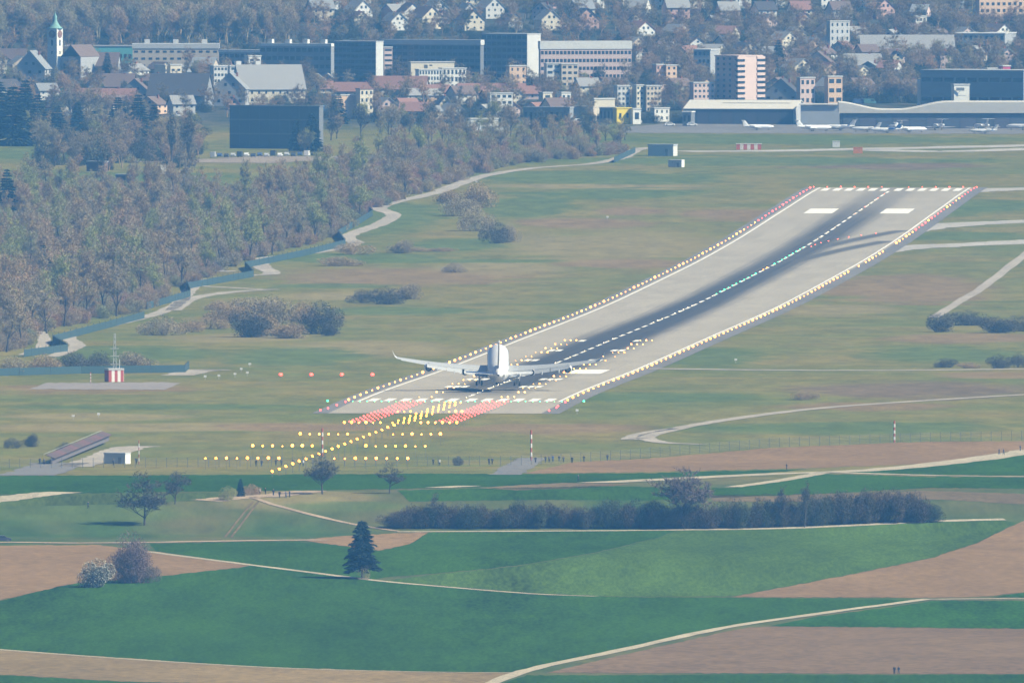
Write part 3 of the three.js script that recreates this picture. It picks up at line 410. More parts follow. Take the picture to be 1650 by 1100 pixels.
function fieldLight(name, label, group, p, r, lamp, height = 0) {
  const t = thing(name, label, 'runway light', group); t.position.copy(p);
  if (height > 0) { const s = part(t, 'stem', STEM, yellowPost); s.scale.set(1, height, 1); } else part(t, 'housing', PUCK, fitting);
  const l = part(t, 'lamp_head', GLOBE, lamp); l.position.y = height > 0 ? height + r * 0.8 : 0.16 + r * 0.5; l.scale.set(r, r, r); return t;
}
const rl = rng(5);
for (const [side, nm] of [[-1, 'left'], [1, 'right']]) for (let s = 0; s <= 3140; s += 30) {
  const far = s > 2540 && rl() < (side < 0 ? sstep(2540, 2900, s) * 0.85 + 0.25 : 0.8), gap = side > 0 && ((s > 1950 && s < 2080) || (s > 2220 && s < 2400)); if (gap && rl() < 0.75) continue;
  const k = far ? 'red' : s < 30 && side > 0 ? 'gold' : rl() < 0.18 ? 'gold' : 'warm';
  fieldLight('edge_light', far ? 'red burning edge light near the far end, ' + nm + ' edge line' : 'warm white burning edge light on the ' + nm + ' edge line', (far ? 'red' : 'warm') + ' edge lights ' + nm, rwAt(s, side * 31.2, 0.1), (far ? 0.25 : 0.27) * (0.55 + 0.85 * rl()), LM[k], 0.35);
}
for (let k = 0; k < 12; k++) fieldLight('runway_end_light', 'red light in the row across the far runway end', 'red runway end lights', rwAt(3150, (k - 5.5) * 5.2 + (k > 5 ? 2.5 : -2.5), 0.12), 0.21 * (0.5 + 0.9 * rl()), LM[rl() < 0.75 ? 'red' : 'rose']);
for (let k = 0; k < 30; k++) fieldLight('threshold_light', 'green light in the row across the near threshold', 'green threshold lights', rwAt(-6, (k - 14.5) * 2.05, 0.12), 0.15 * (0.6 + 0.8 * rl()), LM.green);
for (const o of [-37, 36]) fieldLight('threshold_light', 'green threshold light outside the ' + (o < 0 ? 'left' : 'right') + ' runway edge', 'green outer threshold lights', rwAt(-4, o, 0.1), 0.3, LM.green);
for (const [s, o] of [[-110, -33], [-90, -32], [-55, -31.5], [-20, -31], [-112, 31.5], [-80, 32], [-62, 31.5], [-20, 31.5]]) fieldLight('stopway_light', 'red light beside the paved strip before the threshold, ' + (o < 0 ? 'left' : 'right') + ' side', 'red lights before the threshold', rwAt(s, o, 0.1), 0.25, LM.rose, 0.3);
// touchdown zone barrettes
for (let s = 45; s <= 900; s += 60) for (const e of [-1, 1]) for (let k = 0; k < 3; k++) if (rl() < 0.85) fieldLight('touchdown_zone_light', 'warm inset light of the touchdown zone, ' + (e < 0 ? 'left' : 'right') + ' of the middle line', 'touchdown zone lights ' + (e < 0 ? 'left' : 'right'), rwAt(s, e * (10 + k * 1.8), 0.16), 0.18 * (0.4 + 1.0 * rl()), LM[rl() < 0.3 ? 'warm' : 'soft']);
// middle line lights, green where the exits turn off
for (let s = 40; s < 3060; s += 30) { const g = (s > 1600 && s < 1960) || (s > 2050 && s < 2330), o = s > 1960 && s < 2050; if (!g && !o && rl() < 0.35) continue; fieldLight('centreline_light', g ? 'green inset light on the runway middle line' : o ? 'orange inset light on the runway middle line' : 'white inset light on the runway middle line', (g ? 'green' : o ? 'orange' : 'white') + ' middle line lights', rwAt(s, 0.2, 0.16), (g ? 0.2 : o ? 0.2 : 0.12) * (0.7 + 0.6 * rl()), LM[g ? 'green' : o ? 'amber' : s > 2600 && rl() < 0.4 ? 'rose' : 'white']); }
for (let k = 0; k < 8; k++) fieldLight('exit_light', 'dim red inset light on the upper exit turn', 'red exit lights', rwAt(2330 + k * 26, 2.5 + k * k * 0.32, 0.16), 0.16, LM.rose);
// approach lights on stems that step up towards the camera
const appTop = (s) => Math.max(0.5, -s * 0.0058 + 0.2);
function approach(s, o, lamp, r, label, group) { const p = rw(s, o), ground = hAt(p[1]), top = Math.max(appTop(s), ground + 0.4); fieldLight('approach_light', label, group, V(p[0], ground, EYE_Z - p[1]), r, LM[lamp], top - ground); }
for (let s = -30; s >= -900; s -= 30) {
  const n = s > -320 ? 4 : s > -620 ? 2 : 2;
  for (let k = 0; k < n; k++) approach(s - (n === 2 ? k * 6 : 0), n === 2 ? (k - 0.5) * 0.5 : (k - (n - 1) / 2) * 1.5, 'gold', 0.23 * (0.7 + 0.6 * rl()), 'golden light in the middle line of the approach row', 'approach middle line lights');
}
for (const [s, n, half] of [[-150, 3, 9], [-300, 6, 15.5], [-450, 6, 19], [-600, 7, 23], [-750, 8, 26.5]]) for (const e of [-1, 1]) for (let k = 0; k < n; k++) { const o = e * lerp(half, n > 6 ? 4.5 : 3.6, k / n); approach(s, o, rl() < 0.35 ? 'gold' : 'warm', 0.3 * (0.5 + 0.8 * rl()), 'golden light of the ' + { 150: 'innermost', 300: 'second', 450: 'third', 600: 'fourth', 750: 'outermost' }[-s] + ' crossbar of the approach row', 'approach crossbar at ' + { 150: 'innermost', 300: 'second', 450: 'third', 600: 'fourth', 750: 'outermost' }[-s] + ' place'); }
for (let s = -15; s >= -290; s -= 18) for (const e of [-1, 1]) for (let k = 0; k < 5; k++) approach(s, e * (9.0 + k * 1.5), 'rose', 0.2 * (0.7 + 0.6 * rl()), 'red side row light ' + (e < 0 ? 'left' : 'right') + ' of the approach row', 'red side rows ' + (e < 0 ? 'left' : 'right'));
// glide path indicator: four red boxes in a row
for (let k = 0; k < 4; k++) {
  const t = thing('glide_slope_indicator', ['first', 'second', 'third', 'fourth'][k] + ' from left of the four red approach indicator lamps on the grass', 'indicator lamp', 'red indicator lamps'); put(t, 452 + k * 49.3, 607);
  part(t, 'housing', boxG(1.3, 0.5, 1.6, 0, 0.65, -0.4), M([0.5, 0.32, 0.08], 0.6)); for (const x of [-0.5, 0.5]) part(t, 'leg', boxG(0.08, 0.45, 0.08, x, 0.2, 0.1), postMat);
  const l = part(t, 'lamp_lens', GLOBE, LM.papi); l.position.set(0, 0.75, 0.5); l.scale.set(0.45, 0.38, 0.3);
}

// ---------- masts, fences, huts ----------
function stripedMast(px, py, hpx, label, r = 0.22) {
  const t = thing('striped_mast', label, 'mast'), g = put(t, px, py, -0.1), h = hpx / PX(g.d), n = 7, geo = new THREE.CylinderGeometry(r, r * 1.15, h / n, 8).translate(0, h / n / 2, 0);
  for (let k = 0; k < n; k++) { const b = part(t, k % 2 ? 'white_band' : 'red_band', geo, k % 2 ? M([0.75, 0.73, 0.68], 0.6) : M([0.40, 0.10, 0.06], 0.6)); b.position.y = k * h / n; }
}
stripedMast(856, 742, 50, 'red and white mast beside the grey ramp'); stripedMast(1442, 713, 36, 'red and white mast behind the right brown field'); stripedMast(519, 735, 46, 'red and white mast behind the forked bare tree'); stripedMast(145, 617, 18, 'thin short mast left of the red hut', 0.14); stripedMast(223, 748, 40, 'thin mast behind the small grey hut', 0.10);
{ // lattice mast with its striped hut
  const t = thing('lattice_mast', 'tall grey lattice mast behind the red and white hut', 'mast'), g = put(t, 184, 613), h = 76 / PX(g.d), w = 0.55, legs = [[-w, -w], [w, -w], [w, w], [-w, w]];
  for (const [x, z] of legs) part(t, 'leg', bar(V(x, 0, z), V(x * 0.35, h, z * 0.35), 0.09), postMat);
  for (let k = 0; k < 8; k++) { const y0 = k * h / 8, y1 = (k + 1) * h / 8, s0 = 1 - 0.65 * k / 8, s1 = 1 - 0.65 * (k + 1) / 8, gs = []; for (let j = 0; j < 4; j++) { const a = legs[j], b = legs[(j + 1) % 4]; gs.push(bar(V(a[0] * s0, y0, a[1] * s0), V(b[0] * s1, y1, b[1] * s1), 0.05)); } part(t, 'bracing', merge(gs), postMat); }
  for (const y of [0.35, 0.52, 0.68]) part(t, 'antenna_arm', boxG(2.6, 0.18, 0.3, 0, h * y, 0.4), M([0.5, 0.5, 0.5], 0.6));
  part(t, 'side_antenna', bar(V(1.4, 0, 0.5), V(1.4, h * 0.45, 0.5), 0.1), M([0.7, 0.7, 0.7], 0.5));
  const u = thing('equipment_hut', 'red and white striped hut at the foot of the lattice mast', 'hut'), q = put(u, 183, 615), W = 26 / PX(q.d), H = 22 / PX(q.d), st = ['red', 'white', 'red', 'white', 'red'];
  u.rotation.y = 0.4; st.forEach((s, k) => part(u, 'wall_panel', boxG(W / 5, H * 0.86, 3.2, (k - 2) * W / 5, H * 0.43, 0), s === 'red' ? M([0.40, 0.07, 0.05], 0.7) : M([0.74, 0.70, 0.66], 0.7))); part(u, 'side_panel', boxG(0.15, H * 0.84, 3.0, W / 2 + 0.08, H * 0.43, 0), M([0.72, 0.6, 0.5], 0.7)); part(u, 'roof', boxG(W * 1.06, H * 0.14, 3.5, 0, H * 0.93, 0), M([0.45, 0.43, 0.42], 0.7));
}
function hut(name, px, py, wpx, hpx, dep, yaw, wall, roof, label, category = 'hut', side) {
  const t = thing(name, label, category), g = put(t, px, py), s = PX(g.d), w = wpx / s, h = hpx / s; t.rotation.y = yaw;
  part(t, 'wall', boxG(w, h * 0.88, dep, 0, h * 0.44, 0), wall); part(t, 'roof', boxG(w * 1.05, h * 0.12, dep * 1.06, 0, h * 0.94, 0), roof); part(t, 'door', boxG(Math.min(1, w * 0.2), h * 0.6, 0.08, w * 0.25, h * 0.3, dep / 2 + 0.03), M([0.2, 0.2, 0.21], 0.6)); if (side) part(t, 'side_wall', boxG(0.12, h * 0.86, dep * 0.96, w / 2 + 0.05, h * 0.43, 0), side); return t;
}
const GW = M([0.62, 0.60, 0.56], 0.8), GR = M([0.42, 0.43, 0.44], 0.85), WH = M([0.78, 0.76, 0.72], 0.7), DK = M([0.10, 0.105, 0.115], 0.8);
hut('equipment_hut', 188, 747, 36, 18, 4, -0.35, GR, GR, 'small grey hut with a white right end beside the sunken bunker', 'hut', WH);
hut('equipment_hut', 1068, 251, 42, 19, 6, -0.3, GR, M([0.38, 0.40, 0.42], 0.8), 'grey shed at the far end of the wood', 'shed', GW);
hut('equipment_hut', 1090, 269, 22, 12, 4, -0.3, GR, GW, 'small grey hut on the grass before the grey shed', 'hut', WH);
hut('garden_shed', 156, 276, 30, 17, 5, -0.3, M([0.13, 0.08, 0.07], 0.9), M([0.30, 0.27, 0.26], 0.9), 'brown wooden shed on the far left meadow', 'shed'); hut('garden_shed', 200, 296, 24, 16, 5, -0.3, M([0.13, 0.07, 0.07], 0.9), M([0.42, 0.38, 0.36], 0.9), 'brown shed at the upper edge of the wood', 'shed'); hut('garden_shed', 256, 280, 14, 14, 4, -0.5, M([0.10, 0.10, 0.12], 0.9), M([0.55, 0.52, 0.42], 0.9), 'little shed with a pale roof beside the poplars', 'shed', WH);
{ // sunken bunker with a long brown roof
  const t = thing('sunken_bunker', 'long low bunker with a rusty brown roof and a railing', 'bunker'), a = G(82, 748), b = G(174, 714), A = V(a.x, a.y, a.z), B = V(b.x, b.y, b.z), d = B.clone().sub(A), L = d.length(); t.position.copy(A); t.rotation.y = Math.atan2(-d.z, d.x);
  part(t, 'wall', boxG(L, 1.5, 0.4, L / 2, 0.75, 0), M([0.14, 0.12, 0.12], 0.9)); const n = 14; for (let k = 0; k < n; k++) part(t, 'roof_panel', boxG(L / n - 0.25, 0.16, 2.6, (k + 0.5) * L / n, 1.75, -1), M([0.10 + 0.02 * (k % 3), 0.07, 0.062], 0.9)).rotation.x = 0.35;
  part(t, 'rail', boxG(L, 0.07, 0.07, L / 2, 2.7, -2), postMat); for (let k = 0; k <= 12; k++) part(t, 'rail_post', boxG(0.08, 1.3, 0.08, k * L / 12, 2.1, -2), postMat);
}
{ // green screen fence that zigzags along the wood
  const t = thing('screen_fence', 'green screen fence zigzagging along the edge of the wood', 'fence');
  const green = M([0.035, 0.07, 0.072], 0.9), pm = M([0.09, 0.12, 0.13], 0.7);
  for (const run of [[[38, 575], [108, 566], [84, 552], [232, 513]], [[236, 498], [306, 478], [300, 462]], [[300, 466], [408, 446], [394, 432]], [[394, 432], [500, 410], [556, 396], [544, 381]], [[544, 381], [600, 348], [590, 338]], [[990, 262], [1024, 246]], [[-20, 606], [130, 602], [298, 600], [304, 594]]]) for (let i = 0; i < run.length - 1; i++) {
    const g0 = G(...run[i]), g1 = G(...run[i + 1]), L = Math.hypot(g1.x - g0.x, g1.d - g0.d), n = clamp(Math.round(L / 14), 2, 16);
    for (let k = 0; k < n; k++) { const f = (m) => { const x = lerp(g0.x, g1.x, m / n), d = lerp(g0.d, g1.d, m / n); return at(x, d, 0); }, a = f(k), b = f(k + 1), D = b.clone().sub(a), l = Math.hypot(D.x, D.z); const p = part(t, 'fence_panel', unitBox(), green); p.position.copy(a).add(b).multiplyScalar(0.5); p.position.y += 1.15; p.rotation.y = Math.atan2(-D.z, D.x); p.scale.set(l - 0.2, 2.2, 0.08); const q = part(t, 'fence_post', unitBox(), pm); q.position.copy(a); q.position.y += 1.4; q.scale.set(0.16, 2.8, 0.16); }
  }
}
{ // wire fence between the fields and the airfield
  const t = thing('wire_fence', 'long wire fence with thin posts between fields and airfield', 'fence'), row = dense([[-20, 755], [420, 752], [840, 750], [1000, 741], [1240, 721], [1500, 712], [1680, 709]], 17), wires = [];
  const P = row.map(([x, y]) => { const g = G(x, y); return at(g.x, g.d, 0); });
  for (const p of P) { const q = part(t, 'fence_post', unitBox(), M([0.16, 0.17, 0.17], 0.8)); q.position.copy(p); q.position.y += 1.35; q.scale.set(0.13, 2.7, 0.13); }
  for (let k = 0; k < P.length - 1; k++) for (let w = 0; w < 6; w++) wires.push(bar(P[k].clone().add(V(0, 0.35 + w * 0.42, 0)), P[k + 1].clone().add(V(0, 0.35 + w * 0.42, 0)), 0.022, 3));
  part(t, 'wire', merge(wires), M([0.2, 0.2, 0.2], 0.6)).userData.kind = 'stuff';
}
for (const [x, y, l] of [[330, 612, 'leftmost of the small white markers'], [352, 611, 'second of the small white markers'], [378, 608, 'third of the small white markers'], [388, 600, 'fourth of the small white markers'], [398, 606, 'fifth of the small white markers'], [402, 592, 'sixth of the small white markers'], [117, 676, 'left of two white markers near the bunker'], [158, 673, 'right of two white markers near the bunker'], [930, 667, 'lone white marker right of the runway start'], [1186, 585, 'white plate marker right of the runway'], [768, 297, 'white marker beside the perimeter road'], [979, 354, 'white marker by the far ditch']]) { const t = thing('marker_post', l, 'marker'); put(t, x, y); part(t, 'post', STEM, postMat).scale.y = 0.9; part(t, 'plate', boxG(0.8, 0.6, 0.08, 0, 1.1, 0), WH); }
for (const [x, y, w, c1, c2, l] of [[1207, 241, 40, [0.55, 0.12, 0.06], [0.78, 0.70, 0.62], 'red and white striped antenna house far behind the runway'], [1383, 247, 15, [0.62, 0.22, 0.05], [0.62, 0.22, 0.05], 'small orange box on the far grass'], [1348, 237, 12, [0.75, 0.74, 0.72], [0.75, 0.74, 0.72], 'small white box on the far grass']]) { const t = thing('equipment_box', l, 'equipment box'), g = put(t, x, y), s = PX(g.d), W = w / s, n = w > 20 ? 7 : 2; for (let k = 0; k < n; k++) part(t, 'side_panel', boxG(W / n - 0.04, 9 / s, 2, (k - (n - 1) / 2) * W / n, 4.5 / s, 0), M(k % 2 ? c2 : c1, 0.7)); part(t, 'lid', boxG(W * 1.04, 0.25, 2.2, 0, 9 / s + 0.13, 0), M(c2, 0.7)); }

// ---------- the landing airliner ----------
function loft(rings) { // rings of points joined into a skin
  const n = rings[0].length, pos = [], idx = []; for (const r of rings) for (const p of r) pos.push(p.x, p.y, p.z);
  for (let i = 0; i < rings.length - 1; i++) for (let k = 0; k < n; k++) { const a = i * n + k, b = i * n + (k + 1) % n, c = a + n, d = b + n; idx.push(a, b, d, a, d, c); }
  for (const [i, s] of [[0, 1], [rings.length - 1, -1]]) { const c = rings[i].reduce((q, p) => q.add(p), V(0, 0, 0)).multiplyScalar(1 / n), m = pos.length / 3; pos.push(c.x, c.y, c.z); for (let k = 0; k < n; k++) { const a = i * n + k, b = i * n + (k + 1) % n; s > 0 ? idx.push(m, b, a) : idx.push(m, a, b); } }
  const g = new THREE.BufferGeometry(); g.setAttribute('position', new THREE.Float32BufferAttribute(pos, 3)); g.setIndex(idx); g.computeVertexNormals(); return g;
}
const ringXY = (cx, cy, z, rx, ry, n = 28) => Array.from({ length: n }, (_, k) => V(cx + rx * Math.cos(k / n * 6.28319), cy + ry * Math.sin(k / n * 6.28319), z));
// aerofoil section at span position x: leading edge z (forward is -z), chord, height, thickness
function foil(x, y, zle, chord, thick, vertical = false, droop = 0) {
  const P = []; for (const [c, t] of [[0, 0], [0.03, 0.5], [0.12, 0.86], [0.3, 1], [0.55, 0.8], [0.8, 0.38], [1, 0.04], [1, -0.04], [0.8, -0.2], [0.55, -0.45], [0.3, -0.62], [0.12, -0.55], [0.03, -0.35]]) { const z = zle + c * chord, h = t * thick * chord * 0.5 - droop * c * c; P.push(vertical ? V(x + h, y, z) : V(x, y + h, z)); } return P;
}
{
  const plane = thing('airliner', 'white four-engined airliner about to touch down on the runway', 'airplane');
  const white = M([0.80, 0.80, 0.79], 0.28, {}), wingM = M([0.40, 0.41, 0.42], 0.5), grey = M([0.36, 0.37, 0.38], 0.4), dark = M([0.03, 0.03, 0.035], 0.6), tyre = M([0.022, 0.022, 0.024], 0.9), steel = M([0.34, 0.35, 0.37], 0.35, { metalness: 0.6 });
  const R = 3.05, st = [[-33.5, 0.05, -0.75], [-33, 0.75, -0.65], [-31.5, 1.55, -0.42], [-29, 2.28, -0.15], [-26, 2.66, -0.02], [-23, R, 0], [-12, R, 0], [0, R, 0], [10, R, 0], [14, 2.62, 0.10], [18, 2.2, 0.42], [22, 1.62, 0.88], [25, 1.08, 1.25], [27, 0.62, 1.5], [27.8, 0.34, 1.58]];
  const fus = part(plane, 'fuselage', loft(st.map(([z, r, y]) => ringXY(0, y, z, r, r, 32))), white);
  part(fus, 'exhaust_outlet', new THREE.CylinderGeometry(0.3, 0.3, 0.12, 14).rotateX(Math.PI / 2).translate(0, 1.58, 27.86), dark);
  part(plane, 'belly_fairing', loft([[-11, 0.4], [-9, 1.6], [-5, 2.5], [3, 2.7], [7, 2.2], [10, 0.8]].map(([z, r]) => ringXY(0, -1.5, z, r * 1.15, r * 0.62, 20))), white);
  for (const e of [-1, 1]) for (let k = 0; k < 46; k++) { const z = -27 + k * 0.96; if (Math.abs(z + 12) < 0.8 || Math.abs(z - 6) < 0.8) continue; const w = part(fus, 'cabin_window', boxCache.win ??= new THREE.BoxGeometry(0.06, 0.34, 0.24), dark); w.position.set(e * (Math.sqrt(R * R - 0.36) * (z > 12 ? 0.94 : 1) - 0.01), 0.6, z); }
  for (const e of [-1, 1]) for (const z of [-27.6, -12, 6, 15.5]) { const d = part(fus, 'door', boxG(0.05, 1.9, 1.05), M([0.7, 0.71, 0.72], 0.35)); d.position.set(e * (z === -27.6 ? 2.5 : z > 10 ? 2.42 : 2.755), 0.15, z); }
  const fin = part(plane, 'tail_fin', loft([[2.0, 14.2, 9.6], [3.2, 16.0, 8.6], [6.5, 19.6, 6.6], [10.9, 24.4, 4.0], [11.15, 25.0, 3.2]].map(([y, z, c]) => foil(0, y, z, c * 0.7, 0.16, true))), white);
  part(fin, 'rudder', loft([[3.0, 22.0, 2.7], [6.5, 24.25, 2.0], [10.8, 27.2, 1.2]].map(([y, z, c]) => [[-0.16, 0], [0.16, 0], [0.07, 1], [-0.07, 1]].map(([x, t]) => V(x, y, z + t * c)))), M([0.20, 0.17, 0.17], 0.5));
  const wingY = (x) => { const t = x / 29.2; return -1.75 + 3.1 * t + 2.1 * t * t; }, wingLE = (x) => -11.5 + (x < 10 ? x * 0.66 : 6.6 + (x - 10) * 0.60), wingC = (x) => x < 10 ? lerp(11.2, 7.4, x / 10) : lerp(7.4, 2.6, (x - 10) / 19);
  for (const e of [-1, 1]) {
    const secs = [1.5, 4, 7, 10, 14, 18, 22, 26, 28.8].map((x) => foil(e * x, wingY(x), wingLE(x), wingC(x) * 0.86, lerp(0.135, 0.10, x / 29), false, 0.15)); const wing = part(plane, 'wing', loft(e > 0 ? secs : secs.map((s) => s.slice().reverse())), wingM);
    const wl = [[28.8, wingY(28.8), wingLE(28.8), 2.3], [29.35, wingY(28.8) + 0.5, wingLE(28.8) + 0.5, 1.9], [29.75, wingY(28.8) + 1.35, wingLE(28.8) + 1.15, 1.2], [30.0, wingY(28.8) + 2.1, wingLE(28.8) + 1.8, 0.6]].map(([x, y, z, c]) => foil(e * x, y, z, c, 0.09)); part(wing, 'winglet', loft(e > 0 ? wl : wl.map((s) => s.slice().reverse())), white);
    for (const [a, b, k] of [[2.9, 9.6, 0.25], [10.2, 14.6, 0.24], [14.8, 20.2, 0.24]]) { const f = part(wing, 'flap', loft([a, b].map((x) => { const z = wingLE(x) + wingC(x) * 0.84, y = wingY(x) - 0.28, c = wingC(x) * k; return [V(e * x, y + 0.12, z), V(e * x, y - 0.10, z), V(e * x, y - c * 0.52 - 0.05, z + c * 0.86), V(e * x, y - c * 0.52 + 0.03, z + c * 0.88)]; })), wingM); f.castShadow = true; }
    part(wing, 'aileron', loft([20.6, 27.6].map((x) => { const z = wingLE(x) + wingC(x) * 0.85, y = wingY(x) - 0.12, c = wingC(x) * 0.2; return [V(e * x, y + 0.1, z), V(e * x, y - 0.06, z), V(e * x, y - 0.2, z + c), V(e * x, y - 0.15, z + c)]; })), wingM);
    for (const x of [6.2, 12.4, 17.2]) part(wing, 'flap_track_fairing', loft([[-2.4, 0.05], [-1.4, 0.3], [0.5, 0.36], [2.4, 0.24], [3.6, 0.04]].map(([z, r]) => ringXY(e * x, wingY(x) - 0.72 - Math.max(0, z) * 0.22, wingLE(x) + wingC(x) * 0.78 + z, r * 0.7, r, 10))), wingM);
    for (const x of [9.4, 19.7]) {
      const zc = wingLE(x) - 1.2, yc = wingY(x) - 1.75, eng = part(plane, 'engine_nacelle', loft([[-2.6, 1.05], [-2.3, 1.2], [-1.2, 1.28], [0.6, 1.22], [1.9, 1.02], [2.1, 0.96]].map(([z, r]) => ringXY(e * x, yc, zc + z, r, r, 22))), M([0.70, 0.70, 0.70], 0.35));
      part(eng, 'fan_face', new THREE.CylinderGeometry(0.98, 0.98, 0.06, 20).rotateX(Math.PI / 2).translate(e * x, yc, zc - 2.62), dark); part(eng, 'nozzle', new THREE.CylinderGeometry(0.90, 0.92, 0.1, 20).rotateX(Math.PI / 2).translate(e * x, yc, zc + 2.13), dark); part(eng, 'exhaust_cone', new THREE.CylinderGeometry(0.08, 0.5, 1.3, 16).rotateX(Math.PI / 2).translate(e * x, yc, zc + 2.75), steel);
      part(plane, 'engine_pylon', loft([[-2.0, 0.0], [3.4, 0.35]].map(([z, dy]) => [V(e * x - 0.16, yc + 0.9, zc + z), V(e * x + 0.16, yc + 0.9, zc + z), V(e * x + 0.16, yc + 1.55 + dy, zc + z + 1.2), V(e * x - 0.16, yc + 1.55 + dy, zc + z + 1.2)])), grey);
    }
    const hs = [0.6, 4, 9.7].map((x) => foil(e * x, 1.05 + x * 0.11, 18.4 + x * 0.64, lerp(5.6, 2.1, x / 9.7), 0.1)); part(plane, 'tailplane', loft(e > 0 ? hs : hs.map((s) => s.slice().reverse())), white);
    // main gear: leg, brace, four-wheel bogie, door
    const gx = e * 5.35, gear = part(plane, 'main_gear', bar(V(gx, -1.6, 1), V(gx, -4.75, 1), 0.24, 10), steel); part(gear, 'brace', bar(V(gx - e * 2.4, -2.2, 0.9), V(gx, -3.6, 1), 0.13, 8), steel); part(gear, 'bogie_beam', bar(V(gx, -4.95, -0.2), V(gx, -4.6, 2.3), 0.17, 8), steel);
    for (const [dz, dy] of [[-0.1, -4.85], [2.1, -4.55]]) for (const dx of [-0.72, 0.72]) { const w = part(gear, 'wheel', boxCache.wheel ??= new THREE.CylinderGeometry(0.68, 0.68, 0.5, 20).rotateZ(Math.PI / 2), tyre); w.position.set(gx + dx, dy, dz); }
    part(gear, 'gear_door', boxG(0.1, 2.2, 2.0, gx + e * 0.75, -2.7, 1.0), white);
  }
  const cg = part(plane, 'centre_gear', bar(V(0, -2.6, 2.2), V(0, -4.5, 2.2), 0.2, 10), steel), ng = part(plane, 'nose_gear', bar(V(0, -2.4, -26.5), V(0, -4.6, -26.7), 0.17, 10), steel);
  for (const dx of [-0.45, 0.45]) { const w = part(cg, 'wheel', boxCache.wheel, tyre); w.position.set(dx, -4.5, 2.2); w.scale.set(0.8, 0.88, 0.88); const v = part(ng, 'wheel', boxCache.wheel, tyre); v.position.set(dx * 0.85, -4.6, -26.7); v.scale.set(0.6, 0.75, 0.75); }
  const tl = part(plane, 'tail_light', GLOBE, LM.white); tl.scale.setScalar(0.12); tl.position.set(0, 1.95, 27.75);
  // 1.5 m above the runway, nose up, in line with it
  const p = rw(143, 4.0); plane.position.set(p[0], hAt(p[1]) + 5.55 + 1.5, EYE_Z - p[1]);
  plane.scale.setScalar(1.02); plane.rotation.order = 'YXZ'; plane.rotation.set(6.9 * Math.PI / 180, 0.003, -0.6 * Math.PI / 180);
}
// ---------- people ----------
function personForm(step, arm) {
  const n = 60, mc = new MarchingCubes(n, new THREE.MeshStandardMaterial(), false, false, 60000); mc.isolation = 0;
  const J = { hip: V(0, 0.93, 0), chest: V(0, 1.36, 0), neck: V(0, 1.50, 0.0), head: V(0, 1.63, 0.02) }, bones = [[J.hip, J.chest, 0.13, 0.15], [J.chest, J.neck, 0.10, 0.06], [J.neck, J.head, 0.06, 0.09], [V(0, 1.60, 0.02), V(0, 1.68, 0.0), 0.10, 0.095], [V(-0.15, 1.42, 0), V(0.15, 1.42, 0), 0.085, 0.085]];
  for (const e of [-1, 1]) { const k = e * step, knee = V(e * 0.10, 0.5, 0.05 + k * 0.7), foot = V(e * 0.11, 0.08, k * 1.1); bones.push([V(e * 0.09, 0.9, 0), knee, 0.10, 0.075], [knee, foot, 0.07, 0.05], [foot, foot.clone().add(V(0, -0.02, 0.15)), 0.05, 0.04]); const el = V(e * 0.27, 1.14, -k * 0.5), ha = arm && e > 0 ? V(0.12, 1.5, 0.24) : V(e * 0.28, 0.88, 0.06 - k * 0.8); bones.push([V(e * 0.2, 1.4, 0), el, 0.065, 0.05], [el, ha, 0.05, 0.035], [ha, ha.clone().add(V(0, -0.08, 0.02)), 0.04, 0.03]); }
  const P = V(0, 0, 0), ab = V(0, 0, 0), ap = V(0, 0, 0);
  for (let k = 0; k < n; k++) for (let j = 0; j < n; j++) for (let i = 0; i < n; i++) { P.set((i - n / 2) / (n / 2), (j - n / 2) / (n / 2) + 0.92, (k - n / 2) / (n / 2)); let s = 0; for (const [a, b, ra, rb] of bones) { ab.subVectors(b, a); ap.subVectors(P, a); const t = clamp(ap.dot(ab) / Math.max(1e-6, ab.lengthSq())), d = ap.addScaledVector(ab, -t).length() - lerp(ra, rb, t); s += Math.exp(-d * 45); } mc.field[k * n * n + j * n + i] = Math.log(Math.max(s, 1e-30)) / 45; }
  mc.update(); const c = mc.count, g = new THREE.BufferGeometry(), pos = mc.positionArray.slice(0, c * 3); for (let i = 0; i < c; i++) pos[i * 3 + 1] += 0.92; g.setAttribute('position', new THREE.BufferAttribute(pos, 3)); g.setAttribute('normal', new THREE.BufferAttribute(mc.normalArray.slice(0, c * 3), 3)); g.computeVertexNormals(); return g;
}
function dressed(g, jacket, trousers) { const p = g.attributes.position, col = new Float32Array(p.count * 3); for (let i = 0; i < p.count; i++) { const y = p.getY(i), x = Math.abs(p.getX(i)), c = y > 1.66 ? [0.05, 0.035, 0.025] : y > 1.50 ? [0.42, 0.27, 0.2] : y < 0.1 ? [0.03, 0.03, 0.03] : x > 0.2 && y < 0.92 && y > 0.7 ? [0.42, 0.27, 0.2] : y > 0.92 || (x > 0.21 && y > 0.8) ? jacket : trousers; col.set(c, i * 3); } const q = g.clone(); q.setAttribute('color', new THREE.BufferAttribute(col, 3)); return q; }
const POSES = [personForm(0.03, false), personForm(0.16, false), personForm(0.04, true)], personMat = new THREE.MeshStandardMaterial({ color: 0xffffff, roughness: 0.9, vertexColors: true });
console.log('person triangles', POSES.map((g) => g.attributes.position.count / 3));
const CLOTH = { black: [0.015, 0.015, 0.018], navy: [0.02, 0.03, 0.07], white: [0.75, 0.73, 0.7], grey: [0.10, 0.10, 0.11], blue: [0.05, 0.12, 0.35], brown: [0.09, 0.06, 0.04], jeans: [0.04, 0.06, 0.12] };
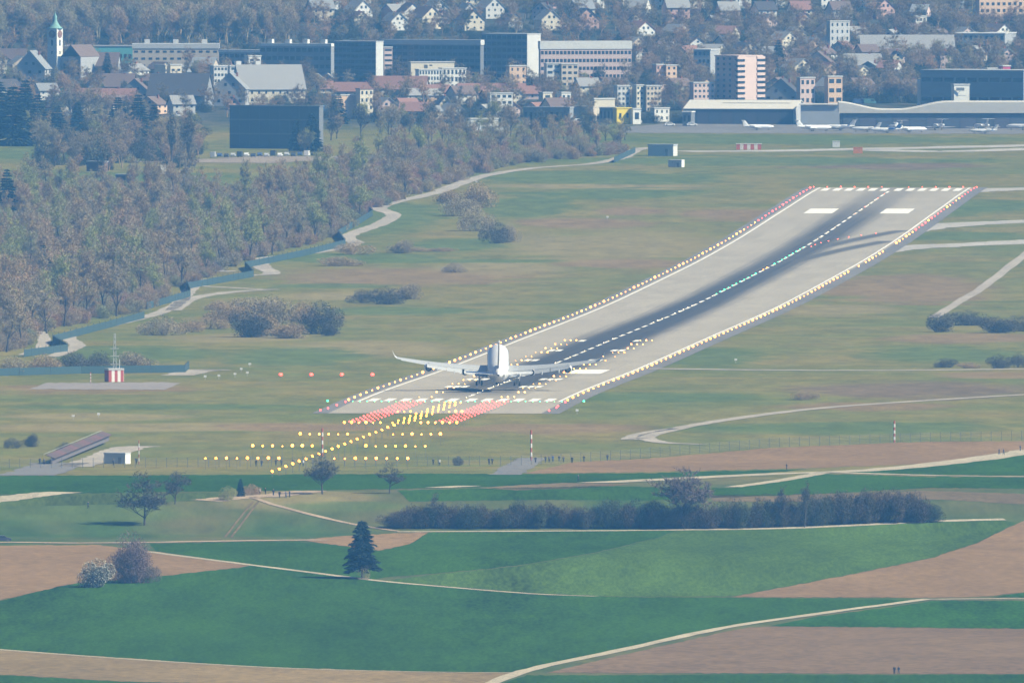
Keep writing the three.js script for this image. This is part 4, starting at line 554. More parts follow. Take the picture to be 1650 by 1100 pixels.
for (const [x, y, pose, j, tr, f, label] of [
  [1442, 1086, 1, 'black', 'black', 0, 'left of two walkers in dark clothes at the field edge'], [1449, 1086, 1, 'navy', 'grey', 0.4, 'right of two walkers in dark clothes at the field edge'],
  [418, 797, 0, 'white', 'jeans', 2, 'person in a white top at the sandy lookout'], [427, 797, 0, 'black', 'black', 2, 'person in black right of the white top at the lookout'], [440, 799, 2, 'navy', 'jeans', 3, 'person raising an arm at the lookout'], [450, 802, 0, 'black', 'grey', 3, 'person in black standing in the middle of the lookout'], [460, 802, 1, 'grey', 'jeans', 1, 'person walking at the right of the lookout'], [466, 801, 0, 'navy', 'black', 1, 'rightmost person of the lookout group'],
  [141, 819, 1, 'navy', 'black', 1, 'lone walker on the left green slope'], [698, 749, 0, 'black', 'black', 3, 'lone dark figure standing left of the fence shrub'], [708, 750, 0, 'white', 'jeans', 3, 'figure in white left of the fence shrub'], [788, 748, 0, 'navy', 'navy', 3, 'left figure of the pair at the wire fence'], [793, 748, 2, 'navy', 'black', 3, 'right figure of the pair at the wire fence'],
  [863, 746, 0, 'black', 'black', 3, 'first figure right of the grey ramp at the fence'], [879, 745, 2, 'navy', 'jeans', 3, 'second figure right of the grey ramp at the fence'], [885, 745, 0, 'grey', 'black', 3, 'third figure right of the grey ramp at the fence'], [891, 744, 0, 'blue', 'jeans', 3, 'fourth figure right of the grey ramp at the fence'], [901, 744, 2, 'black', 'grey', 3, 'fifth figure right of the grey ramp at the fence'], [908, 745, 0, 'grey', 'jeans', 3, 'sixth figure right of the grey ramp at the fence'], [922, 746, 0, 'black', 'black', 3, 'seventh figure right of the grey ramp at the fence'], [941, 744, 1, 'black', 'black', 3, 'eighth figure, walking alone along the fence'], [979, 742, 0, 'navy', 'jeans', 3, 'ninth figure, farthest right along the fence'],
  [932, 776, 1, 'black', 'black', 1, 'lone dark walker on the green strip before the brown field'], [1268, 757, 0, 'black', 'brown', 1, 'lone dark figure at the lower edge of the brown field'], [1611, 733, 1, 'black', 'jeans', 1, 'left of two walkers on the pale path at right'], [1618, 733, 1, 'navy', 'black', 1, 'right of two walkers on the pale path at right'], [1645, 727, 0, 'navy', 'grey', 1, 'figure at the right frame edge beside the path'],
  [412, 751, 0, 'black', 'black', 3, 'leftmost figure before the approach lights'], [421, 751, 0, 'navy', 'jeans', 3, 'second figure before the approach lights'], [444, 750, 2, 'black', 'black', 3, 'third figure before the approach lights'], [453, 751, 0, 'navy', 'black', 3, 'fourth figure before the approach lights'], [472, 750, 0, 'grey', 'jeans', 3, 'fifth figure before the approach lights'], [483, 750, 0, 'black', 'navy', 3, 'sixth figure before the approach lights'], [488, 751, 0, 'white', 'jeans', 3, 'figure in white before the approach lights'], [63, 748, 0, 'black', 'black', 3, 'left figure beside the bunker ramp'], [70, 749, 0, 'grey', 'black', 3, 'right figure beside the bunker ramp'], [219, 748, 0, 'black', 'black', 3, 'figure right of the small grey hut'], [182, 750, 0, 'navy', 'black', 3, 'figure in front of the small grey hut'],
]) { const m = solo('person', dressed(POSES[pose], CLOTH[j], CLOTH[tr]), personMat, label, 'person', 'people watching the planes'); const g = put(m, x, y); m.rotation.y = f; }

// ---------- the town ----------
const C = { white: [0.80, 0.78, 0.72], cream: [0.76, 0.68, 0.52], beige: [0.62, 0.52, 0.40], peach: [0.72, 0.50, 0.34], pink: [0.72, 0.54, 0.48], rose: [0.66, 0.42, 0.36], grey: [0.42, 0.42, 0.42], pale: [0.62, 0.61, 0.58], dark: [0.18, 0.185, 0.195], slate: [0.29, 0.295, 0.30], blue: [0.06, 0.20, 0.48], teal: [0.16, 0.48, 0.46], yellow: [0.80, 0.62, 0.06], brick: [0.34, 0.13, 0.09], tile: [0.29, 0.15, 0.115], brownTile: [0.18, 0.125, 0.105], darkTile: [0.085, 0.075, 0.075], greyTile: [0.33, 0.32, 0.31], magenta: [0.62, 0.06, 0.20], orange: [0.68, 0.26, 0.10], green: [0.18, 0.40, 0.22], wood: [0.16, 0.10, 0.08] };
// walls carry a faint weathered grain
const wallTex = texture(256, 256, (i, j) => { const v = 0.90 + 0.12 * (fbm(i / 40, j / 16, 55, 3) - 0.5) + 0.05 * (hash2(i, j, 8) - 0.5); return [v, v, v * 0.99]; }); wallTex.repeat.set(1 / 12, 1 / 12);
const CM = {}; const cm = (k, rough = 0.85) => CM[k + rough] ??= M(C[k], rough, k === 'yellow' ? {} : { map: wallTex });
const GLASS = M([0.035, 0.045, 0.06], 0.15), FRAME = M([0.7, 0.7, 0.68], 0.6), WIN = new THREE.BoxGeometry(1, 1, 0.12);
function boxUV(w, h, d) { const g = new THREE.BoxGeometry(w, h, d).translate(0, h / 2, 0), p = g.attributes.position, n = g.attributes.normal, uv = g.attributes.uv; for (let i = 0; i < p.count; i++) { const ax = Math.abs(n.getX(i)), ay = Math.abs(n.getY(i)); uv.setXY(i, ax > 0.5 ? p.getZ(i) : p.getX(i), ay > 0.5 ? p.getZ(i) : p.getY(i)); } return g; }
// windows on one face: front (z+) or side (x+ / x-)
function glaze(t, wall, face, w, h, dep, cols, rows, { y0 = 0.9, ww = 0.5, wh = 0.5, style = 'window', mat = GLASS } = {}) {
  const L = face === 'front' ? w : dep, fh = (h - y0 * 0.4) / rows;
  for (let r = 0; r < rows; r++) for (let c = 0; c < cols; c++) {
    const u = (c + 0.5) / cols * L - L / 2, y = y0 * 0.4 + (r + 0.55) * fh, m = part(t, style, WIN, mat); m.scale.set(L / cols * ww, fh * wh, 1);
    if (face === 'front') m.position.set(u, y, dep / 2 + 0.01); else { m.rotation.y = Math.PI / 2; m.position.set((face === 'right' ? 1 : -1) * (w / 2 + 0.01), y, u); }
  }
}
// flat-roofed block. xs: [x0, xm, x1] pixels of the left edge, the near corner and the right edge; yaw in degrees turns the front to the left (shaded) when positive
function block(name, label, xs, top, base, yaw, wall, { cols = 0, rows = 0, scols = 0, srows = 0, side, roof = 'pale', ww = 0.5, wh = 0.45, dep0 = 14, style = 'window', balconies = 0, cap = true, winMat = GLASS, category = 'building', plant = 0, capH = 0.45 } = {}) {
  const [x0, xm, x1] = xs, th = yaw * Math.PI / 180, g = G(xm, base), s = PX(g.d), h = (base - top) / s - capH, ct = Math.cos(th), sn = Math.abs(Math.sin(th));
  const front = yaw >= 0 ? xm - x0 : x1 - xm, sidePx = yaw >= 0 ? x1 - xm : xm - x0, w = front / s / ct, dep = yaw === 0 ? dep0 : Math.max(4, sidePx / s / sn);
  const t = thing(name, label, category), f = -th; t.rotation.y = f;
  const lx = yaw === 0 ? 0 : (yaw > 0 ? w / 2 : -w / 2), cx = yaw === 0 ? (x0 + x1) / 2 : xm, X = (cx - 825) / s, Z = g.z;
  t.position.set(X - (lx * Math.cos(f) + dep / 2 * Math.sin(f)), g.y - 0.3, Z - (-lx * Math.sin(f) + dep / 2 * Math.cos(f)));
  part(t, 'wall', boxUV(w, h, dep), cm(wall)); const H = h;
  if (side) { const sgn = yaw >= 0 ? 1 : -1, q = part(t, 'side_wall', boxUV(0.16, H * 0.995, dep * 0.985), cm(side)); q.position.x = sgn * (w / 2 + 0.06); }
  if (cap) { const rf = part(t, 'roof', boxUV(w + 0.5, capH, dep + 0.5), cm(roof)); rf.position.y = H; for (let k = 0; k < plant; k++) { const q = part(rf, 'roof_plant', boxUV(2.4, 1.8, 2.4), cm('pale')); q.position.set((k + 0.5) / plant * w - w / 2, capH, 0); } }
  if (cols) glaze(t, null, 'front', w, H, dep, cols, rows, { ww, wh, style, mat: winMat });
  if (scols) { const face = yaw >= 0 ? 'right' : 'left'; glaze(t, null, face, w + (side ? 0.28 : 0), H, dep, scols, srows || rows, { ww: 0.42, wh: 0.42 }); }
  for (let k = 0; k < balconies; k++) for (const e of [-1, 1]) { const b = part(t, 'balcony', boxG(1.5, 1.15, dep * 0.34, 0, 0, 0), cm(side || wall)); b.position.set(w / 2 - 0.2, (k + 0.75) * H / balconies, e * dep * 0.42); const c2 = part(b, 'balcony_gap', boxG(1.2, H / balconies - 1.4, dep * 0.3, 0.05, -H / balconies / 2, 0), GLASS); c2.visible = true; }
  t.userData.size = undefined; delete t.userData.size; return { t, w, h: H, dep, s };
}
// pitched house; gable 'front' shows the triangle to the camera
function house(name, label, px, base, wpx, wallPx, roofPx, yaw, gable, wall, roof, { cols = 3, rows = 2, dep = 11, chimney = true, upper = true, category = 'house', group } = {}) {
  const t = thing(name, label, category, group), g = G(px, base), s = PX(g.d), w = wpx / s, h = wallPx / s, hr = roofPx / s; t.position.set(g.x, g.y - 0.3, g.z - dep / 2); t.rotation.y = -yaw * Math.PI / 180;
  const along = gable === 'front' ? 'z' : 'x', span = along === 'z' ? w : dep, len = along === 'z' ? dep : w;
  const sh = new THREE.Shape([[-span / 2, 0], [span / 2, 0], [span / 2, h], [0, h + hr], [-span / 2, h]].map(([a, b]) => new THREE.Vector2(a, b))), wg = new THREE.ExtrudeGeometry(sh, { depth: len, bevelEnabled: false }).translate(0, 0, -len / 2); if (along === 'x') wg.rotateY(Math.PI / 2);
  part(t, 'wall', wg, cm(wall));
  const sl = Math.hypot(span / 2 + 0.5, hr * (1 + 1 / (span / 2 + 0.01) * 0.5)), ang = Math.atan2(hr, span / 2), rm = cm(roof, 0.9); let chim = null;
  for (const e of [-1, 1]) { const rg = boxG(sl, 0.24, len + 1.0, 0, 0, 0); rg.rotateZ(-e * ang); rg.translate(e * (sl / 2) * Math.cos(ang), h + hr - (sl / 2) * Math.sin(ang) + 0.16, 0); if (along === 'x') rg.rotateY(Math.PI / 2); const r = part(t, 'roof_slope', rg, rm); chim = r; }
  if (chimney) part(chim, 'chimney', boxG(0.8, 1.7, 0.8, along === 'x' ? w * 0.2 : span * 0.16, h + hr * 0.8 + 0.6, along === 'x' ? 0 : -len * 0.2), cm('brick'));
  const fd = along === 'z' ? len : span; if (cols) { glaze(t, null, 'front', w, h, fd, cols, rows, { ww: 0.26, wh: 0.36 }); if (gable === 'front' && upper) for (const u of w > 8 ? [-0.12, 0.12] : [0]) { const m = part(t, 'gable_window', WIN, GLASS); m.scale.set(1.1, Math.min(1.3, hr * 0.3), 1); m.position.set(u * w, h + hr * 0.28, fd / 2 + 0.01); } if (h > 2.2) glaze(t, null, 'right', w, h, fd, 2, rows, { ww: 0.3, wh: 0.42 }); }
  return t;
}
// church: slim tower with a green copper onion, and a big roofed nave
{
  const t = thing('church', 'church with a white clock tower and green copper spire', 'church'), g = G(88, 128), s = PX(g.d); t.position.set(g.x, g.y - 0.3, g.z); t.rotation.y = -0.55;
  const w = 5.0, h = 83 / s; part(t, 'tower', boxUV(w, h, w), cm('white'));
  for (const [face, r] of [['front', 0], ['right', Math.PI / 2]]) { const P = (geo, nm, y, m) => { const q = part(t, nm, geo, m); q.rotation.y = r; q.position.set(r ? w / 2 + 0.05 : 0, y, r ? 0 : w / 2 + 0.05); return q; }; const ck = P(new THREE.CylinderGeometry(1.75, 1.75, 0.16, 24).rotateX(Math.PI / 2), 'clock_face', h - 2.4, M([0.24, 0.11, 0.08], 0.6)); part(ck, 'clock_hand', boxG(0.14, 1.3, 0.1, 0, 0.55, 0.12), M([0.7, 0.6, 0.25], 0.5)); P(boxG(1.0, 2.6, 0.12), 'belfry_opening', h - 6.2, GLASS); P(boxG(0.7, 1.2, 0.12), 'tower_window', h - 10.6, GLASS); }
  const copper = M([0.20, 0.38, 0.34], 0.7); const dome = part(t, 'spire', new THREE.LatheGeometry([[0, 8.8], [0.12, 7.2], [0.45, 6.0], [0.9, 5.2], [0.8, 4.4], [1.0, 3.0], [1.7, 1.9], [2.4, 0.9], [3.3, 0.1], [3.4, -0.2], [0, -0.2]].map(([a, b]) => new THREE.Vector2(a, b)).reverse(), 12), copper); dome.position.y = h + 0.2; part(dome, 'cross', boxG(0.1, 1.6, 0.1, 0, 9.4, 0), M([0.6, 0.5, 0.2], 0.4));
  const nv = part(t, 'nave', boxUV(10, 38 / s, 16), cm('grey')); nv.position.set(8.5, 0, -8); for (let k = 0; k < 4; k++) { const q = part(nv, 'nave_window', boxG(1.1, 4.6, 0.12), GLASS); q.position.set(-3.6 + k * 2.4, 5.2, 8.02); }
  for (const e of [-1, 1]) { const rg = boxG(7.4, 0.3, 17).rotateZ(-e * 0.80).translate(e * 2.5, 0, 0), q = part(t, 'nave_roof', rg, cm('brownTile')); q.position.set(8.5, 38 / s + 2.6, -8); }
}
// blocks, offices, halls: name, label, [x0, near corner, x1], top, base, yaw, wall, options
for (const a of [
  ['office_building', 'long low building with a turquoise band behind the church', [104, 213, 213], 72, 110, 0, 'teal', { cols: 14, rows: 1, ww: 0.6, wh: 0.2, roof: 'grey', dep0: 12 }],
  ['office_building', 'long beige flat building right of the turquoise one', [213, 352, 352], 69, 112, 0, 'beige', { capH: 2.2, cols: 12, rows: 3, wh: 0.3, roof: 'pale', dep0: 14, plant: 3 }],
  ['office_building', 'grey-blue office with a pale roof edge behind the villa roofs', [352, 420, 425], 79, 122, 24, 'slate', { capH: 1.2, cols: 8, rows: 3, ww: 0.7, roof: 'white', scols: 1 }],
  ['office_building', 'dark office with a bright white roof edge left of the office tower', [418, 533, 538], 69, 128, 24, 'slate', { capH: 1.3, cols: 12, rows: 4, ww: 0.75, roof: 'white', plant: 4 }],
  ['apartment_house', 'left cream box building beside the dark gabled roof', [248, 266, 268], 103, 140, -24, 'cream', { cols: 2, rows: 2, wh: 0.2 }],
  ['apartment_house', 'right cream box building beside the dark gabled roof', [272, 274, 292], 102, 140, -24, 'cream', { cols: 2, rows: 2, wh: 0.2 }],
  ['apartment_house', 'pale stepped building left of the big grey roof', [342, 344, 366], 104, 145, -28, 'pale', { cols: 4, rows: 4, ww: 0.6 }], ['apartment_house', 'pinkish pale block behind the big grey roof', [368, 370, 432], 104, 140, -24, 'pale', { cols: 6, rows: 4, ww: 0.55, plant: 2 }],
  ['apartment_house', 'small white block above the big grey roof', [398, 400, 420], 88, 130, -28, 'white', { cols: 2, rows: 3, wh: 0.25 }], ['storage_hall', 'low beige hall right of the big grey roof', [432, 434, 466], 111, 140, -28, 'beige', { cols: 4, rows: 1, wh: 0.2 }],
  ['office_tower', 'dark office tower with a pale stair strip, left of two', [538, 605, 617], 65, 142, 22, 'dark', { cols: 10, rows: 8, side: 'pale', ww: 0.85, wh: 0.55, roof: 'grey' }],
  ['office_building', 'long office with a pale top band between the towers', [612, 774, 777], 63, 135, 22, 'dark', { capH: 2.3, cols: 18, rows: 6, ww: 0.8, wh: 0.5, roof: 'pale' }],
  ['office_building', 'pale floor-banded wing right of the left tower', [617, 619, 632], 74, 135, -16, 'pink', { cols: 1, rows: 7, ww: 0.85, wh: 0.4 }],
  ['office_building', 'white office with a wide sign band', [660, 662, 732], 98, 140, -18, 'cream', { cols: 1, rows: 1, ww: 0.01, wh: 0.01 }], ['office_building', 'white grid-windowed block under the sign building', [674, 675, 712], 110, 150, -24, 'white', { cols: 8, rows: 4, ww: 0.55, wh: 0.6 }], ['office_building', 'small white windowed block right of the sign building', [712, 713, 751], 108, 146, -24, 'white', { cols: 6, rows: 3, ww: 0.5, wh: 0.6 }],
  ['office_tower', 'dark office tower with a pale side wall, right of two', [776, 849, 871], 53, 128, 24, 'slate', { cols: 9, rows: 7, side: 'pale', ww: 0.8, wh: 0.55, roof: 'grey' }],
  ['office_building', 'long office with a light roof parapet right of the towers', [870, 871, 1018], 65, 130, -12, 'pink', { capH: 3.6, cols: 24, rows: 4, ww: 0.7, wh: 0.42, roof: 'white' }],
  ['apartment_house', 'peach apartment block below the right office tower', [820, 821, 848], 104, 150, -24, 'peach', { cols: 3, rows: 4, ww: 0.3 }], ['apartment_house', 'grey balcony block, left of the pair under the long office', [880, 881, 903], 100, 150, -18, 'pale', { cols: 2, rows: 5, ww: 0.7 }], ['apartment_house', 'grey balcony block, right of the pair under the long office', [903, 905, 932], 101, 150, -18, 'beige', { cols: 3, rows: 5, ww: 0.6 }],
  ['apartment_house', 'pink corner house with dark stair slot', [1056, 1058, 1070], 102, 150, -28, 'rose', { cols: 2, rows: 5, ww: 0.4 }], ['apartment_house', 'orange pink corner house right of the dark stair slot', [1072, 1074, 1091], 103, 150, -28, 'peach', { cols: 2, rows: 5, ww: 0.4 }],
  ['tower_block', 'tall pink tower block with balconies and a shaded left face', [1153, 1191, 1229], 88, 178, 45, 'pink', { cols: 4, rows: 10, side: 'pink', ww: 0.35, balconies: 10, roof: 'pink' }],
  ['apartment_house', 'pink balcony block left of the tall tower block', [1116, 1118, 1152], 131, 178, -24, 'pink', { cols: 5, rows: 5, ww: 0.5 }],
  ['apartment_house', 'grey slab, left of three blocks behind the cream box', [993, 995, 1015], 136, 180, -24, 'pale', { cols: 3, rows: 5, ww: 0.5 }], ['apartment_house', 'cream slab, middle of three blocks behind the cream box', [1024, 1026, 1037], 135, 180, -28, 'cream', { cols: 2, rows: 5, ww: 0.5 }], ['apartment_house', 'beige slab, right of three blocks behind the cream box', [1041, 1042, 1066], 136, 180, -24, 'beige', { cols: 4, rows: 5, ww: 0.5 }],
  ['storage_hall', 'cream box-shaped hall above the yellow building', [957, 958, 991], 157, 186, -24, 'cream', { cols: 0, roof: 'white' }], ['storage_hall', 'dark low hall left of the yellow building', [966, 990, 993], 171, 199, 10, 'dark', { cols: 4, rows: 1, roof: 'pale' }], ['storage_hall', 'brownish low hall left of the dark one', [921, 956, 962], 170, 195, 14, 'beige', { cols: 0, roof: 'beige' }],
  ['storage_hall', 'long dark blue hall at the end of the wood', [843, 918, 922], 171, 206, 24, 'slate', { cols: 9, rows: 1, roof: 'grey' }], ['storage_hall', 'bright yellow hall beside the airport apron', [992, 994, 1017], 172, 200, -24, 'yellow', { cols: 2, rows: 1, ww: 0.3, wh: 0.3, roof: 'yellow' }],
  ['apartment_house', 'white house with an annex right of the yellow hall', [1018, 1020, 1033], 173, 200, -24, 'white', { cols: 1, rows: 1 }], ['apartment_house', 'white cubic villa left of the hangar', [1053, 1055, 1079], 172, 196, -28, 'white', { cols: 3, rows: 2, ww: 0.3 }], ['storage_hall', 'dark gate house with a white roof beside the hangar', [1100, 1114, 1120], 178, 203, 12, 'dark', { cols: 2, rows: 1, roof: 'white' }],
  ['storage_hall', 'large windowless dark hall behind the car park', [369, 514, 517], 169, 240, 24, 'dark', { cols: 9, rows: 3, ww: 0.97, wh: 0.9, winMat: M([0.10, 0.115, 0.135], 0.9), style: 'facade_panel', roof: 'dark' }],
  ['apartment_house', 'beige blank-walled house above the blue container', [540, 541, 578], 151, 192, -28, 'peach', { cols: 0 }], ['apartment_house', 'cream narrow house with six windows right of the blank wall', [578, 580, 601], 141, 192, -28, 'cream', { cols: 3, rows: 4, ww: 0.4, roof: 'tile' }], ['container', 'bright blue flat container below the beige house', [514, 515, 545], 169, 184, -18, 'blue', { cols: 0, roof: 'blue', category: 'container' }],
  ['apartment_house', 'white apartment block with balconies above the wood', [789, 790, 826], 148, 190, -18, 'white', { cols: 4, rows: 4, ww: 0.6 }], ['storage_hall', 'low white flat hall above the wood', [753, 754, 803], 189, 204, -12, 'white', { cols: 0, roof: 'white' }], ['apartment_house', 'small white cube house left of the long dark hall', [874, 875, 890], 147, 180, -28, 'cream', { cols: 1, rows: 2 }], ['apartment_house', 'white framed cube house right of the small one', [904, 905, 920], 147, 180, -28, 'white', { cols: 2, rows: 2 }],
  ['industrial_hall', 'dark industrial hall with a white roof edge at right', [1485, 1650, 1690], 112, 178, 24, 'slate', { cols: 9, rows: 2, roof: 'grey', ww: 0.8, wh: 0.2 }], ['stair_tower', 'white square tower with a dark sign window', [1537, 1538, 1563], 134, 184, -18, 'white', { cols: 1, rows: 4, ww: 0.55, wh: 0.01 }], ['office_building', 'white cube building at upper right of the industrial hall', [1591, 1592, 1608], 108, 150, -24, 'white', { cols: 2, rows: 3 }], ['shop_building', 'magenta fronted shop beside the white cube', [1616, 1617, 1629], 104, 150, -24, 'magenta', { cols: 0, roof: 'white' }], ['apartment_house', 'white gable wall left of the dark industrial hall', [1484, 1485, 1498], 126, 170, -24, 'white', { cols: 1, rows: 2, ww: 0.2 }],
  ['apartment_house', 'pink block with an open passage behind the hangar', [1287, 1290, 1314], 123, 184, -24, 'pink', { cols: 3, rows: 4, ww: 0.5 }], ['apartment_house', 'orange balconied block right of the passage block', [1333, 1335, 1358], 121, 184, -24, 'peach', { cols: 2, rows: 4, ww: 0.7 }], ['apartment_house', 'grey tower house with a peach edge on the hillside', [1336, 1338, 1370], 32, 90, -24, 'pale', { cols: 4, rows: 5, ww: 0.3 }], ['apartment_house', 'orange balconied apartment block at the top right corner', [1577, 1579, 1668], -12, 34, -24, 'peach', { cols: 10, rows: 4, ww: 0.5 }],
  ['apartment_house', 'white cube villa on the right hillside', [1474, 1476, 1494], 24, 48, -28, 'white', { cols: 3, rows: 2, ww: 0.4 }], ['office_building', 'grey low school behind the right grey roof', [1536, 1620, 1640], 52, 82, 10, 'grey', { cols: 10, rows: 2 }],
  ['office_building', 'blue-grey flats left of the tall tower block', [1118, 1145, 1160], 78, 130, 14, 'grey', { cols: 4, rows: 4 }],
]) block(...a);
// signs and small marks on the buildings
for (const [x, y, w, h, c, l] of [[686, 104, 6, 6, 'dark', 'dark letters on the sign band of the white office'], [694, 104, 5, 2.4, 'dark', 'second dark letter on the white office sign band'], [1548, 141, 13, 5, 'slate', 'dark window sign on the white stair tower']]) { const t = thing('sign', l, 'sign'), base = x < 1000 ? 140 : 184, g = G(x, base), s = PX(g.d); t.position.set(g.x, g.y + (base - y) / s - h / s / 2, g.z + 0.4); part(t, 'panel', boxG(w / s, h / s, 0.2, 0, 0, 0), cm(c)); for (const e of [-1, 1]) part(t, 'bracket', boxG(0.12, 0.12, 1.2, e * w / s * 0.3, 0, -0.6), DK); }
// pitched houses by hand: label, x, base, width, wall, roof, yaw, gable, wall, roof
for (const [l, x, b, w, wh, rh, yaw, gab, wc, rc, o] of [
  ['big grey roofed villa with a white windowed front', 432, 168, 106, 26, 38, -14, 'side', 'cream', 'greyTile', { cols: 9, rows: 2, dep: 18 }], ['dark roofed barn with a pale gable edge', 290, 172, 96, 20, 34, 14, 'side', 'slate', 'darkTile', { cols: 0, dep: 16 }], ['grey gabled wing left of the grey roofed villa', 372, 170, 52, 28, 26, 8, 'front', 'grey', 'slate', { cols: 3, rows: 2 }],
  ['big brown roofed church hall beside the church', 160, 128, 62, 10, 34, 10, 'side', 'grey', 'brownTile', { cols: 0, dep: 16 }], ['dark gabled house left of the church', 52, 135, 50, 26, 28, 14, 'front', 'grey', 'slate', {}], ['brown roofed house at the far left below the church', 20, 118, 44, 16, 24, 12, 'side', 'grey', 'brownTile', {}],
  ['long reddish roofed farmhouse below the church', 172, 172, 92, 16, 14, 10, 'side', 'wood', 'tile', { cols: 6, rows: 1 }], ['salmon walled low house left of the farmhouse', 122, 160, 30, 10, 6, -8, 'side', 'rose', 'tile', { cols: 3, rows: 1 }], ['little white gabled chapel-like house', 95, 176, 12, 6, 10, -8, 'front', 'white', 'brownTile', { cols: 0 }], ['brown roofed house with white gable edges', 190, 152, 52, 14, 20, 8, 'side', 'slate', 'brownTile', {}], ['grey house with a white fretted gable', 152, 152, 24, 14, 16, -10, 'front', 'pale', 'greyTile', {}], ['red dormered gable house before the dark barn', 218, 168, 50, 20, 22, 6, 'front', 'slate', 'brownTile', {}],
  ['reddish small gabled house beside the dark hall', 374, 176, 18, 10, 10, -8, 'front', 'rose', 'tile', { cols: 1, rows: 1 }], ['red roofed small house left of the office tower', 524, 150, 22, 8, 12, -8, 'side', 'cream', 'tile', { cols: 2, rows: 1 }], ['wide red roof under the left office tower', 575, 158, 70, 12, 14, 8, 'side', 'pink', 'tile', { cols: 5, rows: 1 }], ['wide red roof with white attic windows', 645, 158, 86, 16, 20, 8, 'side', 'grey', 'tile', { cols: 6, rows: 1 }], ['red roofed row with peach windows', 700, 162, 46, 14, 12, -8, 'side', 'rose', 'tile', { cols: 6, rows: 1 }], ['long red roofed row before the white apartment block', 792, 160, 108, 12, 14, -5, 'side', 'pink', 'tile', { cols: 8, rows: 1 }], ['red roofed row left of the small white cube house', 850, 160, 50, 10, 12, -5, 'side', 'pink', 'tile', { cols: 4, rows: 1 }], ['hipped brick red roof house above the wood', 668, 192, 46, 14, 14, 6, 'side', 'pale', 'tile', { cols: 4, rows: 1 }], ['white gabled house among dark trees above the wood', 715, 180, 20, 14, 12, -10, 'front', 'cream', 'greyTile', { cols: 2, rows: 1 }],
  ['long grey metal roofed hall on the right hillside', 1462, 92, 150, 12, 24, -4, 'side', 'pink', 'greyTile', { cols: 14, rows: 1, dep: 16, chimney: true }], ['beige roofed white house right of the orange block', 1390, 116, 60, 12, 18, -8, 'side', 'white', 'greyTile', { cols: 4, rows: 1 }], ['grey gabled house before the beige roof', 1402, 122, 48, 10, 14, 8, 'front', 'slate', 'slate', {}], ['brown gabled roof behind the passage block', 1320, 118, 60, 12, 24, 8, 'front', 'beige', 'brownTile', {}], ['yellowish house under the long metal roof', 1445, 106, 16, 16, 8, -8, 'front', 'cream', 'brownTile', { cols: 1 }], ['pink house under the long metal roof', 1522, 110, 18, 22, 6, -8, 'front', 'pink', 'brownTile', { cols: 2 }], ['brown wooden barn right of the industrial tower', 1630, 166, 60, 24, 14, 6, 'side', 'wood', 'brownTile', { cols: 4, rows: 1 }], ['brown roofed house above the pink corner house', 1062, 96, 34, 10, 12, 6, 'side', 'pale', 'brownTile', {}], ['brown house row below the balcony blocks', 955, 150, 60, 14, 12, 8, 'side', 'slate', 'brownTile', {}], ['reddish roofs left of the tall block', 1098, 148, 40, 14, 14, 8, 'side', 'slate', 'brownTile', {}], ['dark gabled villa right of the tall block', 1262, 172, 60, 20, 26, 10, 'front', 'slate', 'darkTile', {}],
]) house('gabled_house', l, x, b, w, wh, rh, yaw, gab, wc, rc, o);
// hillside villas: rows of small pale houses between trees
{
  const r = rng(88), ord = ['first', 'second', 'third', 'fourth', 'fifth', 'sixth', 'seventh', 'eighth', 'ninth', 'tenth', 'eleventh', 'twelfth', 'thirteenth', 'fourteenth', 'fifteenth', 'sixteenth', 'seventeenth', 'eighteenth', 'nineteenth', 'twentieth'];
  const walls = ['white', 'cream', 'white', 'pale', 'pink', 'cream', 'pale', 'rose'], roofs = ['brownTile', 'darkTile', 'tile', 'slate', 'brownTile', 'greyTile'];
  for (const [y, x0, x1, step, row] of [[46, 560, 1330, 66, 'lowest'], [30, 430, 1500, 72, 'middle'], [12, 440, 1560, 62, 'upper'], [-4, 450, 1560, 64, 'topmost']]) { let k = 0; for (let x = x0 + 20 * r(); x < x1; x += step * (0.75 + 0.5 * r())) { const w = walls[Math.floor(r() * 8)], rf = roofs[Math.floor(r() * 6)], big = 0.8 + 0.45 * r(), lit = r() < 0.72; house('hillside_villa', ({ white: 'white', cream: 'cream', pale: 'pale grey', pink: 'pinkish', rose: 'rose' })[w] + ' villa, ' + ord[k] + ' from left in the ' + row + ' hillside row', x, y + 4 * r(), 30 * big, 17 * big, 13 * big, lit ? -12 - 22 * r() : 14 + 10 * r(), r() < 0.6 ? 'front' : 'side', w, rf, { cols: 3, rows: 2, dep: 9 + 4 * r(), category: 'house', group: 'hillside villas' }); k++; } }
}
